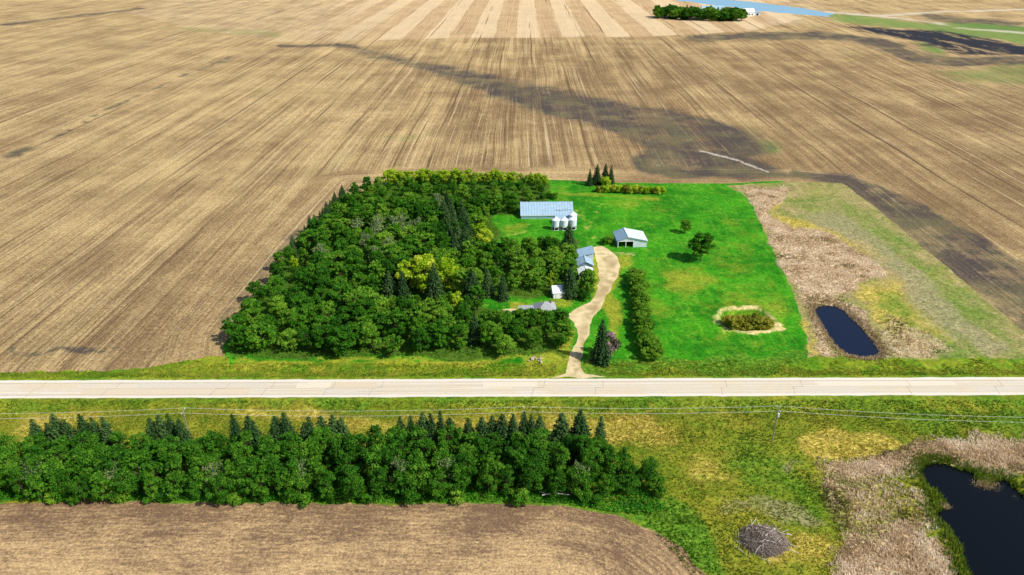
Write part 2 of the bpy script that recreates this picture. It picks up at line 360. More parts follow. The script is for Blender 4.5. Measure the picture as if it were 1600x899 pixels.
# row coordinates of the fields: u across the drilling direction, v along it
vp_s = math.tan(math.radians(1.0))
u = GX - vp_s * GY
for _ in range(6):
    ang = np.radians(1.0 + 9.5 * sstep(120, 620, u)); u = GX - np.tan(ang) * (GY - 430) - vp_s * 430 * 0
border = sdf(GX, GY, W([(345,560),(350,520),(455,385),(545,283),(700,279),(1240,279),(1316,287),(1640,552),(1640,575)]))
M['u'] = u + 1.5 * fbm(GX / 60, GY / 60, 71); M['v'] = GY + .2 * GX; M['b'] = border
pf = W([(1180,1050),(1130,960),(1103,900),(1070,862),(1020,828),(960,805),(880,791),(800,787),(600,788),(400,787),(200,785),(60,786),(-60,786)])
M['pb'] = ldist(GX, GY, pf)

# ------------------------------------------------------------------ ground materials
def grain(g, col, amt=.35, scale=1.2):
    n = g.noise(scale, 5, .7); return g.mix(1.0, col, g.ramp(n, [(.34, (1 - amt,) * 3 + (1,)), (.66, (1 + amt,) * 3 + (1,))]), 'MULTIPLY')
def field_material(name, straw, soil, green, banded=False):
    g = G(name); uu, vv, hd = g.attr('u'), g.attr('v'), g.attr('head')
    def rows(su, sv, w, d=3, alt=False):
        a = g.noise(1, d, .6, vec=g.vec(g.math('MULTIPLY', uu, su), g.math('MULTIPLY', vv, sv), 0.0), w=w)
        b = g.noise(1, d, .6, vec=g.vec(g.math('MULTIPLY', g.attr('b'), su), g.math('MULTIPLY', g.math('ADD', uu, vv), sv * .6), 3.0), w=w)
        q = g.n('ShaderNodeMix'); q.data_type = 'FLOAT'; g.put(q.inputs[0], hd); g.put(q.inputs[2], a); g.put(q.inputs[3], b); return q.outputs[0]
    fine = rows(1.3, .014, 1, 4); mid = rows(.24, .006, 2, 3); wide = rows(.05, .006, 3, 2)
    blot = g.noise(.022, 5, .6); cross = g.math('ADD', g.math('MULTIPLY', g.noise(.12, 5, .7, w=5), .5), g.math('MULTIPLY', g.noise(.55, 5, .75, w=7, stretch=(1, .45, 1)), .5))
    f = g.math('ADD', g.math('MULTIPLY', fine, .5), g.math('MULTIPLY', mid, .55))
    f = g.math('ADD', f, g.math('MULTIPLY', wide, .35)); f = g.math('ADD', f, g.math('MULTIPLY', blot, .65)); f = g.math('ADD', f, g.math('MULTIPLY', cross, .62))
    f = g.math('SUBTRACT', f, g.math('MULTIPLY', g.attr('brown'), .13))
    clod = g.noise(1.6, 4, .8, w=15); f = g.math('ADD', f, g.math('MULTIPLY', g.math('SUBTRACT', clod, .5), .75)); f = g.step(1.02, 1.60, f)
    col = g.mix(f, soil, straw)
    thin = rows(.8, .004, 9, 2); col = g.mix(g.math('MULTIPLY', g.step(.42, .31, thin), .7), col, C(104, 82, 58)); col = g.mix(g.math('MULTIPLY', g.step(.62, .72, thin), .5), col, C(228, 206, 164))
    if banded:
        col = g.mix(g.math('MULTIPLY', g.attr('band'), .45), col, C(204, 168, 126))
        t = g.math('FRACT', g.math('MULTIPLY', g.math('ADD', uu, g.math('MULTIPLY', g.noise(.02, 2), 5.0)), 1 / 56.0))
        bd = g.math('MULTIPLY', g.step(.0, .03, t), g.step(.53, .50, t))
        col = g.mix(g.math('MULTIPLY', g.math('MULTIPLY', bd, g.attr('band')), .48), col, C(236, 212, 170))
    # tramlines
    t = g.math('ABSOLUTE', g.math('SUBTRACT', g.math('FRACT', g.math('MULTIPLY', uu, 1 / 31.0)), .5))
    tr = g.math('MULTIPLY', g.step(.035, .012, t), g.step(.46, .6, g.noise(1, 2, vec=g.vec(g.math('MULTIPLY', uu, .03), g.math('MULTIPLY', vv, .006)), w=8)))
    tr = g.math('MULTIPLY', tr, g.math('SUBTRACT', 1.0, hd)); col = g.mix(g.math('MULTIPLY', tr, .75), col, C(92, 74, 54))
    gr = g.math('MULTIPLY', g.step(.52, .72, g.noise(.016, 4, .6, w=4)), g.step(.4, .65, mid))
    col = g.mix(g.math('MULTIPLY', gr, .4), col, green)
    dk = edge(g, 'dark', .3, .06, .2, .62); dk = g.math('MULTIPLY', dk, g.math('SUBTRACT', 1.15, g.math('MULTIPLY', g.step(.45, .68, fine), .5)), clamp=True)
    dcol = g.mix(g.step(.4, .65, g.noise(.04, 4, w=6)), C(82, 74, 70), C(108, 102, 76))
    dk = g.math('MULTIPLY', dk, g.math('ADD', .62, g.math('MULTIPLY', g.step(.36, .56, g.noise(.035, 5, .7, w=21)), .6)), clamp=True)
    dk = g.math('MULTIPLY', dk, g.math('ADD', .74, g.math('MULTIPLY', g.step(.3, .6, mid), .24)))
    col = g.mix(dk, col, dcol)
    col = g.mix(g.math('MULTIPLY', edge(g, 'green', .3, .05), .8), col, C(104, 140, 62))
    col = g.mix(g.math('MULTIPLY', edge(g, 'wet', .6, .05), g.step(.36, .5, g.noise(.02, 5, .7, w=11, stretch=(1.6, .5, 1)))), col, C(46, 48, 56)); col = g.mix(g.math('MULTIPLY', edge(g, 'pale', .3, .06), .75), col, C(214, 202, 182))
    col = grain(g, col, .34, .8)
    return g.bsdf(col, .95, g.bump(g.math('ADD', fine, g.math('MULTIPLY', clod, 1.2)), .9, .6), spec=.1)
m_field = field_material('stubble', C(208, 179, 126), C(130, 104, 73), C(120, 116, 68))
m_far = field_material('far_stubble', C(214, 186, 138), C(144, 117, 85), C(134, 127, 78), True)

g = G('ploughed')
yy = g.n('ShaderNodeSeparateXYZ'); g.put(yy.inputs[0], g.pos)
dist, xx = g.attr('pb'), yy.outputs[0]
def prow(s_, t_, w_): return g.noise(1, 4, .65, vec=g.vec(g.math('MULTIPLY', xx, t_), g.math('MULTIPLY', dist, s_), 0.0), w=w_)
fine = prow(1.6, .3, 1); mid = prow(.35, .03, 2); blot = g.noise(.07, 4, .6)
f = g.math('ADD', g.math('ADD', g.math('MULTIPLY', fine, .75), g.math('MULTIPLY', mid, .5)), g.math('MULTIPLY', blot, .6))
f = g.math('ADD', f, g.math('MULTIPLY', g.step(0, 22, dist), .22)); f = g.math('ADD', f, g.math('MULTIPLY', g.math('SUBTRACT', g.noise(1.1, 5, .75, w=6), .5), .9)); f = g.step(.78, 1.36, f)
col = g.mix(f, C(118, 94, 72), C(196, 165, 118)); col = grain(g, col, .42, 2.0)
gr = g.math('MULTIPLY', g.step(42, 70, xx), g.step(.45, .6, g.noise(.3, 4, w=3))); col = g.mix(g.math('MULTIPLY', gr, .5), col, C(120, 128, 44))
m_plough = g.bsdf(col, .95, g.bump(g.math('ADD', fine, g.noise(2.5, 4)), .7, .3), spec=.1)

def grass_material(name, c0, c1, c2):
    g = G(name)
    col = g.mix(g.step(.38, .62, g.noise(.045, 6, .7)), c0, c1); col = g.mix(g.math('MULTIPLY', g.step(.48, .74, g.noise(.2, 6, .75, w=2)), .85), col, c2)
    mow = g.noise(.5, 3, .6, w=12, stretch=(1, .12, 1)); col = g.mix(g.math('MULTIPLY', g.step(.5, .7, mow), .35), col, c2)
    col = g.mix(g.math('MULTIPLY', g.step(.56, .7, g.noise(.03, 5, .7, w=14)), .5), col, C(132, 146, 40))
    col = g.mix(g.math('MULTIPLY', edge(g, 'yel', .35, .15), .75), col, g.mix(g.noise(.6, 4, w=3), C(132, 140, 30), C(180, 168, 62)))
    col = g.mix(g.math('MULTIPLY', edge(g, 'gold', .45, .3), .85), col, g.mix(g.step(.35, .65, g.noise(1.1, 4, w=4)), C(142, 130, 40), C(206, 182, 92)))
    col = g.mix(g.math('MULTIPLY', edge(g, 'lush', .45, .2), .85), col, g.mix(g.step(.35, .65, g.noise(.8, 4, w=5)), C(54, 104, 20), C(102, 142, 40)))
    col = g.mix(g.math('MULTIPLY', edge(g, 'reed', .4, .25), .9), col, g.mix(g.step(.3, .7, g.noise(1.3, 5, .7, w=6)), C(172, 146, 112), C(226, 202, 170)))
    col = g.mix(g.math('MULTIPLY', edge(g, 'grey', .6, .4), .6), col, g.mix(g.step(.35, .65, g.noise(1.0, 5, .7, w=7)), C(126, 120, 82), C(176, 160, 130)))
    col = g.mix(g.math('MULTIPLY', edge(g, 'track', .25, .5), .6), col, C(168, 172, 78))
    col = g.mix(edge(g, 'sand', .5, .5), col, g.mix(g.noise(.8, 4, w=8), C(176, 160, 92), C(226, 208, 150)))
    col = g.mix(g.math('MULTIPLY', edge(g, 'dirt', .4, .4), .8), col, C(186, 164, 112))
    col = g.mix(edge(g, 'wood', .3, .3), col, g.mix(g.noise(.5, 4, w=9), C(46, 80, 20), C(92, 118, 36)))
    col = grain(g, col, .42, 1.1); col = grain(g, col, .25, .35)
    return g.bsdf(col, .95, g.bump(g.noise(2.2, 5, .7), .8, .25), spec=.08)
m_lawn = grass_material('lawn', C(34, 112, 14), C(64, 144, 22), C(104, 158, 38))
m_verge = grass_material('roadside_grass', C(84, 124, 22), C(124, 140, 34), C(152, 148, 48))
m_meadow = grass_material('meadow', C(106, 122, 30), C(142, 138, 44), C(84, 116, 26))
m_marsh = grass_material('marsh', C(156, 142, 92), C(124, 130, 66), C(186, 164, 120))

g = G('gravel_drive')
col = g.mix(g.step(.3, .7, g.noise(.25, 5, .65)), C(190, 168, 122), C(222, 204, 160)); col = g.mix(g.step(.62, .75, g.noise(.5, 4, w=3)), col, C(166, 138, 96))
col = g.mix(g.math('MULTIPLY', edge(g, 'rut', .5, .5), .55), col, C(146, 122, 84))
m_drive = g.bsdf(grain(g, col, .18, 3), .95, g.bump(g.noise(4, 4), .4, .08), spec=.1)
g = G('asphalt')
sx = g.n('ShaderNodeSeparateXYZ'); g.put(sx.inputs[0], g.pos); ry = g.math('SUBTRACT', sx.outputs[1], YRC)
lanes = g.noise(1, 3, .5, vec=g.vec(g.math('MULTIPLY', sx.outputs[0], .012), g.math('MULTIPLY', ry, .9)), w=1)
col = g.mix(g.step(.3, .7, lanes), C(200, 188, 166), C(214, 204, 186))
col = g.mix(g.step(.4, .75, g.noise(.18, 5, .65, w=2)), col, C(210, 194, 166))
col = g.mix(g.step(RHW - 1.5, RHW - .9, g.math('ABSOLUTE', ry)), col, C(216, 208, 192))
tyre = g.math('ABSOLUTE', g.math('SUBTRACT', g.math('ABSOLUTE', g.math('SUBTRACT', g.math('ABSOLUTE', ry), 1.9)), .85))
col = g.mix(g.math('MULTIPLY', g.step(.5, .1, tyre), .35), col, C(186, 172, 148))
m_road = g.bsdf(grain(g, col, .07, 2.5), .85, g.bump(g.noise(8, 3), .2, .03), spec=.2)
def flat(name, c, rough=.8, amt=.15, scale=1.0, metal=0, spec=.2, bump=0):
    g = G(name); col = grain(g, c, amt, scale); return g.bsdf(col, rough, g.bump(g.noise(scale * 3, 3), bump, .05) if bump else None, metal, spec)
def water_material(name, c, rough, s, b):
    g = G(name); return g.bsdf(c, rough, g.bump(g.noise(s, 4, .6), b, .1), spec=.2)
m_river = water_material('river_water', C(122, 170, 196), .25, .3, .1)
m_pond = water_material('pond_water', C(20, 28, 50), .08, 2.0, .12)
m_slough = water_material('slough_water', C(8, 10, 13), .2, 1.5, .15)

GM = {'far_field': (m_far, 'field'), 'lawn': (m_lawn, 'grass'), 'marsh': (m_marsh, 'grass'), 'roadside_grass': (m_verge, 'grass'), 'meadow': (m_meadow, 'grass'),
      'ploughed_field': (m_plough, 'plough'), 'driveway': (m_drive, 'drive'), 'house_drive': (m_drive, 'drive'), 'road': (m_road, ''), 'river': (m_river, '')}
SETS = {'field': ['u', 'v', 'b', 'head', 'brown', 'band', 'dark', 'wet', 'green', 'pale'], 'grass': ['yel', 'gold', 'lush', 'reed', 'grey', 'track', 'sand', 'dirt', 'wood'], 'plough': ['pb'], '': [], 'drive': ['rut']}
def region(name, idx, mat, aset):
    t = TRI[owner == idx]
    if not len(t): return
    used, inv = np.unique(t, return_inverse=True); t = inv.reshape(-1, 3)
    V = np.stack([GX[used], GY[used], GZ[used]], -1)
    a, b, c = V[t[:, 0]], V[t[:, 1]], V[t[:, 2]]
    fl = np.cross(b - a, c - a)[:, 2] < 0; t[fl] = t[fl][:, ::-1]
    o = link(name, fastmesh(name, V, t, {k: ('POINT', M[k][used]) for k in SETS[aset]}), mat, smooth=True)
    return tag(o, kind='structure')
region('field', -1, m_field, 'field')
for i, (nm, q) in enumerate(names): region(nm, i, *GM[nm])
def water_sheet(name, poly, z, mat, grow):
    c = poly.mean(0); p = dens(poly); nx = []
    for i in range(len(p)):
        d = p[(i + 1) % len(p)] - p[i - 1]; n = np.array([d[1], -d[0]]) / (np.hypot(*d) + 1e-9); nx.append(n)
    nx = np.array(nx); q = p + nx * grow
    if abs(sdf(np.array([q[0][0]]), np.array([q[0][1]]), poly)[0] - grow) > grow * .8: q = p - nx * grow
    b = bmesh.new(); vs = [b.verts.new((x, y, z)) for x, y in q]; es = [b.edges.new((vs[i], vs[(i + 1) % len(vs)])) for i in range(len(vs))]
    bmesh.ops.triangle_fill(b, use_beauty=True, edges=es, normal=(0, 0, 1))
    m = bpy.data.meshes.new(name); b.to_mesh(m); b.free()
    return tag(link(name, m, mat), kind='structure')
water_sheet('pond', POND, -.6, m_pond, .8)
water_sheet('slough', SLOUGH, -.45, m_slough, .8)

# highway patches and crack seals
road = bpy.data.objects['road']; RZ = .55
m_patch = [flat('road_patch_tan', C(206, 190, 164), .85, .08, 2), flat('road_patch_grey', C(202, 192, 174), .85, .08, 2), flat('road_patch_pale', C(216, 204, 182), .85, .08, 2)]
m_seal = flat('crack_seal', C(146, 134, 114), .7, .2, 2)
def rx(px): return P(px, 608)[0]
for k, (x0, x1, f0, f1) in enumerate([(135,395,.12,.52),(215,420,.55,.86),(462,515,.5,.84),(520,590,.52,.85),(508,588,.14,.48),(755,840,.55,.82),(860,1010,.12,.3),(1245,1340,.14,.42),(1282,1500,.55,.8),(30,120,.5,.84),(1520,1640,.2,.5)]):
    mb = MB(); y0 = YR0 + f0 * 2 * RHW; y1 = YR0 + f1 * 2 * RHW; sl_ = random.uniform(-.8, .8)
    mb.add([(rx(x0), y0, RZ + .006), (rx(x1), y0, RZ + .006), (rx(x1) + sl_, y1, RZ + .006), (rx(x0) + sl_, y1, RZ + .006)], [(0, 1, 2, 3)])
    mb.build('road_patch', m_patch[k % 3], road)
def seal(pts_, wd=.05):
    mb = MB()
    for (xa, fa), (xb, fb) in zip(pts_[:-1], pts_[1:]):
        a = np.array([rx(xa), YR0 + fa * 2 * RHW]); b = np.array([rx(xb), YR0 + fb * 2 * RHW]); d = b - a; n = np.array([-d[1], d[0]]) / np.hypot(*d) * wd
        mb.add([(*(a + n), RZ + .012), (*(a - n), RZ + .012), (*(b - n), RZ + .012), (*(b + n), RZ + .012)], [(0, 1, 2, 3)])
    mb.build('crack_seal', m_seal, road)
for x in (60, 176, 345, 420, 515, 588, 840, 935, 1130, 1245, 1420, 1560):
    j = random.uniform(4, 10); seal([(x - j, .08), (x - j * .6, .48), (x + j, .5), (x + j * 1.2, .88)])
for f0, x0, x1 in ((.17, -60, 620), (.5, 120, 760), (.5, 800, 1660), (.82, -60, 500), (.83, 700, 1660), (.3, 560, 1100)):
    seal([(x, f0 + random.uniform(-.012, .012)) for x in range(x0, x1, 60)], .045)

# ------------------------------------------------------------------ foliage materials
def leaf_material(name, dark, mid_, light, trans=.3, var=.5):
    g = G(name); oi = g.n('ShaderNodeObjectInfo')
    f = g.math('ADD', g.math('MULTIPLY', g.attr('leaf'), 1 - var), g.math('MULTIPLY', oi.outputs['Random'], var))
    return g.bsdf(g.ramp(f, [(.1, dark), (.5, mid_), (.9, light)]), .75, spec=.15, trans=trans)
m_leaf = leaf_material('leaf_green', C(38, 88, 16), C(74, 134, 26), C(140, 180, 54), .4, .55)
m_leaf_belt = leaf_material('leaf_belt', C(40, 88, 18), C(68, 126, 26), C(112, 160, 44), .4, .4)
m_leaf_y = leaf_material('leaf_yellow_green', C(116, 160, 20), C(162, 196, 34), C(208, 216, 70), .45, .3)
m_leaf_h = leaf_material('leaf_hedge', C(66, 118, 22), C(106, 156, 36), C(156, 190, 60), .45, .3)
m_leaf_pale = leaf_material('leaf_pale', C(74, 104, 52), C(112, 138, 76), C(160, 170, 112), var=.3)
m_needle = leaf_material('needle', C(30, 56, 26), C(50, 82, 38), C(88, 114, 60), .15, .3)
m_willow = leaf_material('leaf_willow', C(92, 106, 26), C(138, 142, 40), C(180, 172, 66), var=.3)
m_lilac = leaf_material('lilac_bloom', C(74, 92, 44), C(138, 118, 112), C(188, 160, 168), .2, .1)
m_under = leaf_material('leaf_undergrowth', C(30, 92, 16), C(54, 128, 22), C(92, 156, 36), var=.1)
m_bark = flat('bark', C(92, 78, 62), .9, .3, 3); m_birch = flat('pale_bark', C(206, 200, 186), .85, .25, 2); m_sbark = flat('spruce_bark', C(84, 66, 52), .9, .3, 3)

def quads(name, c, n, size, leaf, mat, aspect=1.0):
    """leaf cards: centres, normals, sizes"""
    k = len(c); r = rng.normal(size=(k, 3)); t = np.cross(n, r); t /= np.linalg.norm(t, axis=1)[:, None] + 1e-9; b = np.cross(n, t)
    sx = size[:, None] * .5; sy = sx * aspect
    bend = n * sx * .35
    V = np.stack([c - t * sx * .9, c - b * sy + bend * .4, c + t * sx, c + b * sy * .9 - bend * .5], 1).reshape(-1, 3)
    F = np.arange(4 * k).reshape(-1, 4)
    me = fastmesh(name, V, F, {'leaf': ('FACE', leaf)}); me.materials.append(mat); return me
def unit(v): return v / (np.linalg.norm(v, axis=1)[:, None] + 1e-9)
def blob_crown(seed, cx, r, z0, z1, nb, br, per, leaf, droop=0.0):
    """lobes spread through an egg-shaped volume, leaf cards over each lobe"""
    global rng; rng = np.random.default_rng(seed); cs, ns, ss, ls = [], [], [], []; lob = []
    for i in range(nb):
        t = rng.uniform(0, 1) ** .85; z = z0 + (z1 - z0) * t; rr = r * math.sin(math.pi * (.16 + .74 * t)) ** .75 * math.sqrt(rng.uniform(.12, 1)); a = i * 2.4 + rng.uniform(-.6, .6)
        R = br * rng.uniform(.65, 1.2) * (1 - .25 * t); p = np.array([rr * math.cos(a), rr * math.sin(a), z]); lob.append((p, R))
        k = int(per * (R / br) ** 2); d = unit(rng.normal(size=(k, 3))); d[:, 2] = np.abs(d[:, 2]) * np.where(rng.uniform(size=k) < .25, -1, 1)
        rad = R * rng.uniform(.45, 1.35, k) ** .6 * (1 + .22 * np.sin(5 * d[:, 0] + i) * np.cos(4 * d[:, 1] + 2 * i))
        c = p + d * rad[:, None] * np.array([1, 1, .8]); cs.append(c); ns.append(unit(d + .95 * rng.normal(size=(k, 3)) + np.array([0, 0, .25]))); ss.append(leaf * rng.uniform(.6, 1.4, k))
        ls.append(np.clip(rng.normal(.5, .2) + rng.normal(0, .16, k), 0, 1))
    return np.vstack(cs), np.vstack(ns), np.concatenate(ss), np.concatenate(ls), lob
def trunk_mesh(name, lob, h, r0, mat, seed, lean=.3, nl=14):
    rd = random.Random(seed); mb = MB(); p = [Vector((0, 0, -.3))]; n = 6
    for i in range(1, n + 1): p.append(Vector((rd.uniform(-lean, lean) * i / n, rd.uniform(-lean, lean) * i / n, h * i / n)))
    mb.tube(p, [r0 * (1 - .85 * i / n) for i in range(n + 1)], 7)
    for q, R in lob[:nl]:
        k = max(1, min(n - 1, int(n * min(.8, q[2] / h * .6)))); a = p[k]; e = Vector(q); m_ = a.lerp(e, .5) + Vector((0, 0, .3))
        mb.tube([a, m_, e], [r0 * .42, r0 * .26, r0 * .07], 5)
    me = mb.mesh(name); me.materials.append(mat); return me
def spruce(seed, h, R, mat, z0=.7):
    global rng; rng = np.random.default_rng(seed); cs, ns, ss, ls = [], [], [], []
    z = z0
    while z < h - .1:
        t = (z - z0) / (h - z0); rr = R * (1 - t) ** .78 * rng.uniform(.85, 1.12) + .22; nbr = max(6, int(6 + rr * 4.5))
        for k in range(nbr):
            a = 2 * math.pi * (k + rng.uniform(-.3, .3)) / nbr + z; L = rr * rng.uniform(.72, 1.1); m_ = max(2, int(L / .24))
            s = np.linspace(.15, 1, m_); d = np.array([math.cos(a), math.sin(a), 0]); side = np.array([-d[1], d[0], 0])
            c = d * (s * L)[:, None] + np.array([0, 0, 1]) * (z - .35 * L * s ** 1.6 + .1)[:, None] + side * (rng.uniform(-.22, .22, m_) * (1.2 - s * .5))[:, None] + rng.normal(0, .05, (m_, 3))
            cs.append(c); nn = np.tile(np.array([d[0] * .45, d[1] * .45, .9]), (m_, 1)) + .45 * rng.normal(size=(m_, 3)); ns.append(unit(nn)); ss.append(rng.uniform(.4, .75, m_) * (1.1 - .35 * t)); ls.append(np.clip(rng.normal(.45, .13) + rng.normal(0, .1, m_) + .2 * (s - .5), 0, 1))
        z += .36 + .1 * (1 - t)
    return np.vstack(cs), np.vstack(ns), np.concatenate(ss), np.concatenate(ls)
PROTO = {}
def add_proto(kind, crown, trunk): PROTO.setdefault(kind, []).append((crown, trunk))
for s in range(8):    # woodlot and belt broadleaf trees, 10 to 11 m
    r_, zb_, zt_, nb_, br_ = ((3.4, 2.0, 9.4, 46, 1.05), (2.5, 1.8, 10.2, 40, .95), (4.2, 2.2, 8.4, 54, 1.05), (3.2, 1.8, 9.9, 36, 1.2), (3.9, 2.4, 9.0, 44, .9), (2.9, 1.6, 9.6, 50, .9), (3.6, 2.0, 8.8, 34, 1.15), (2.3, 2.2, 10.4, 34, .85))[s]
    c, n, sz, lf, lob = blob_crown(100 + s, 0, r_, zb_, zt_, nb_, br_, 122, .5)
    tr = trunk_mesh('trunk', lob, 8.2, .2, m_bark, s)
    add_proto('leafy', quads('crown', c, n, sz, lf, m_leaf), tr)
    add_proto('belt', quads('crown', c, n, sz * .82, lf, m_leaf_belt), tr); add_proto('yellow', quads('crown', c, n, sz, lf, m_leaf_y), tr); add_proto('hedge', quads('crown', c, n, sz, lf, m_leaf_h), tr)
for s in range(3):    # thin pale trees with bare limbs
    c, n, sz, lf, lob = blob_crown(200 + s, 0, 3.2, 4, 9.4, 15, 1.3, 70, .45)
    add_proto('pale', quads('crown', c, n, sz, lf, m_leaf_pale), trunk_mesh('trunk', lob, 9, .19, m_birch, 50 + s, .5, 15))
for s in range(5):
    c, n, sz, lf = spruce(300 + s, 12, 2.9 + .3 * (s % 3), m_needle); mb = MB(); mb.tube([(0, 0, -.3), (0, 0, 6), (0, 0, 11.8)], [.22, .13, .03], 7)
    me = mb.mesh('trunk'); me.materials.append(m_sbark); add_proto('spruce', quads('crown', c, n, sz, lf, m_needle, 1.0), me)
for s in range(4):    # shrubs about 4 m
    c, n, sz, lf, lob = blob_crown(400 + s, 0, 1.9, .7, 3.5, 13, 1.05, 190, .42); tr = trunk_mesh('stems', lob, 2.6, .09, m_bark, 90 + s, .3, 12)
    for kd, mt in (('shrub', m_leaf), ('shrub_yellow', m_leaf_y), ('shrub_willow', m_willow), ('shrub_lilac', m_lilac)): add_proto(kd, quads('crown', c, n, sz, lf, mt), tr)
count = {}
def tree(kind, x, y, h, label, cat, group=None, name=None, wide=1.0, rz=None, pick=None):
    """one tree: an Empty at its foot with crown and trunk"""
    var = PROTO[kind]; i = count.get(kind, random.randrange(6)); count[kind] = i + 1
    cr, tr = var[(i if pick is None else pick) % len(var)]; base = {'spruce': 12.0, 'pale': 10.2}.get(kind, 10.6) if not kind.startswith('shrub') else 4.3
    k = h / base; rz = random.uniform(0, 6.28) if rz is None else rz
    nm = name or {'spruce': 'spruce_tree', 'pale': 'pale_tree', 'yellow': 'yellow_green_tree'}.get(kind, 'shrub' if kind.startswith('shrub') else 'leafy_tree')
    t = thing(nm, (x, y, tz(x, y)), rz, label, cat, group); t.scale = (k * wide * random.uniform(.85, 1.15), k * wide * random.uniform(.85, 1.15), k)
    link('crown', cr, parent=t); link('stems' if kind.startswith('shrub') else 'trunk', tr, parent=t); return t
def tpx(kind, px, py, h, *a, **k):
    x, y = P(px, py); return tree(kind, x, y, h, *a, **k)

# ------------------------------------------------------------------ the woodlot
taken = []
def free(x, y, d):
    if any((x - a) ** 2 + (y - b) ** 2 < (d * .5 + e * .5) ** 2 for a, b, e in taken): return False
    return True
def keep(x, y, d): taken.append((x, y, d))
SP = 'dark spruce tree '
# spruces that stand out by themselves
for px, py, h, lb in [(610,468,11.5,'dark brownish spruce at left of the bright tree in the woodlot middle'),(631,471,12,'dark spruce close beside the brownish spruce in woodlot middle'),
                      (680,468,14.5,'big dark spruce in front of the bright yellow-green tree'),(742,536,11,'lone dark spruce rising from the roadside woods left of the house'),
                      (890,463,12,'dark spruce right beside the small white garage'),(738,466,12,'dark spruce in shade left of the house lawn'),(762,462,11,'dark spruce behind the house lawn, left end'),
                      (888,385,11,'dark pointed spruce below the grain bins'),(786,468,10,'dark spruce at the back edge of the house lawn'),
                      (938,565,15,'tall dark spruce beside the driveway entrance')]:
    x, y = P(px, py); keep(x, y, 4.5); tree('spruce', x, y, h, lb, 'spruce', wide=.92 if h == 15 else 1.1)
for k, (px, py) in enumerate([(700,338),(706,352),(699,364),(711,372),(703,388),(716,394),(722,352),(727,368),(731,386),(712,408),(728,402),(694,352)]):
    x, y = P(px, py); keep(x, y, 4.2); tree('spruce', x, y, random.uniform(11.5, 14), 'dark spruce in the tight column of spruces behind the bright tree', 'spruce', 'column of spruces in the woodlot')
for k in range(16):
    t = k / 15; x, y = P(538 - 80 * t, 312 + 90 * t); x += random.uniform(-1, 1); keep(x, y, 4)
    tree('spruce', x, y, random.uniform(7, 9.5), 'small dark spruce in the row along the left field edge', 'spruce', 'spruce row on the field edge of the woodlot')
for k, (px, py, h) in enumerate([(921,290,9),(932,288,11),(945,286,10.5),(954,287,10)]):
    x, y = P(px, py); keep(x, y, 3); tree('spruce', x, y, h, ['shortest, leftmost', 'tallest, second from left', 'third from left', 'rightmost'][k] + ' of four spruces on the far property line', 'spruce', 'four spruces on the far property line', wide=.95)
for px, py, h, wd, lb in [(666,455,16,1.15,'large bright yellow-green tree in the middle of the woodlot'),(700,456,13.5,1.05,'bright yellow-green tree at right of the large bright one'),(640,452,13.5,1.0,'bright green tree at left behind the large bright one'),
                          (715,492,9,1.1,'yellow-green tree between bright tree and roadside woods'),(756,392,11,1.0,'bright green tree beside the spruce column near the long shed'),(860,450,7,.8,'small yellow-green tree above the white garage'),
                          (752,378,9,.9,'yellow-green tree at the left end of the mown clearing'),(462,425,7,.9,'yellow-green tree at the left field edge of the woodlot')]:
    x, y = P(px, py); keep(x, y, 4.5); tree('yellow', x, y, h, lb, 'tree', wide=wd)
for px, py in [(593,372),(588,380),(617,372),(629,366),(640,376),(610,404),(575,400),(505,420),(590,420),(655,370),(560,372),(685,330)]:
    x, y = P(px, py); keep(x, y, 4); tree('pale', x, y, random.uniform(9, 11), 'thin greyish tree with pale bare limbs among the dense woodlot trees', 'tree', 'pale thin trees in the woodlot')
WOOD = W(WOOD_PX); CLEAR = [W(q) for q in ([(765,338),(812,338),(905,336),(905,375),(860,382),(772,388),(762,372)], [(897,372),(940,372),(940,452),(897,446)], [(785,458),(900,458),(905,500),(780,496)])]
BARE = [(P(912,405), 9), (P(912,425), 6), (P(852,490), 7.5), (P(872,464), 4), (P(875,340), 8), (P(655,468), 2.5)]
lo, hi = WOOD.min(0), WOOD.max(0); n_wood = 0; tries = 0
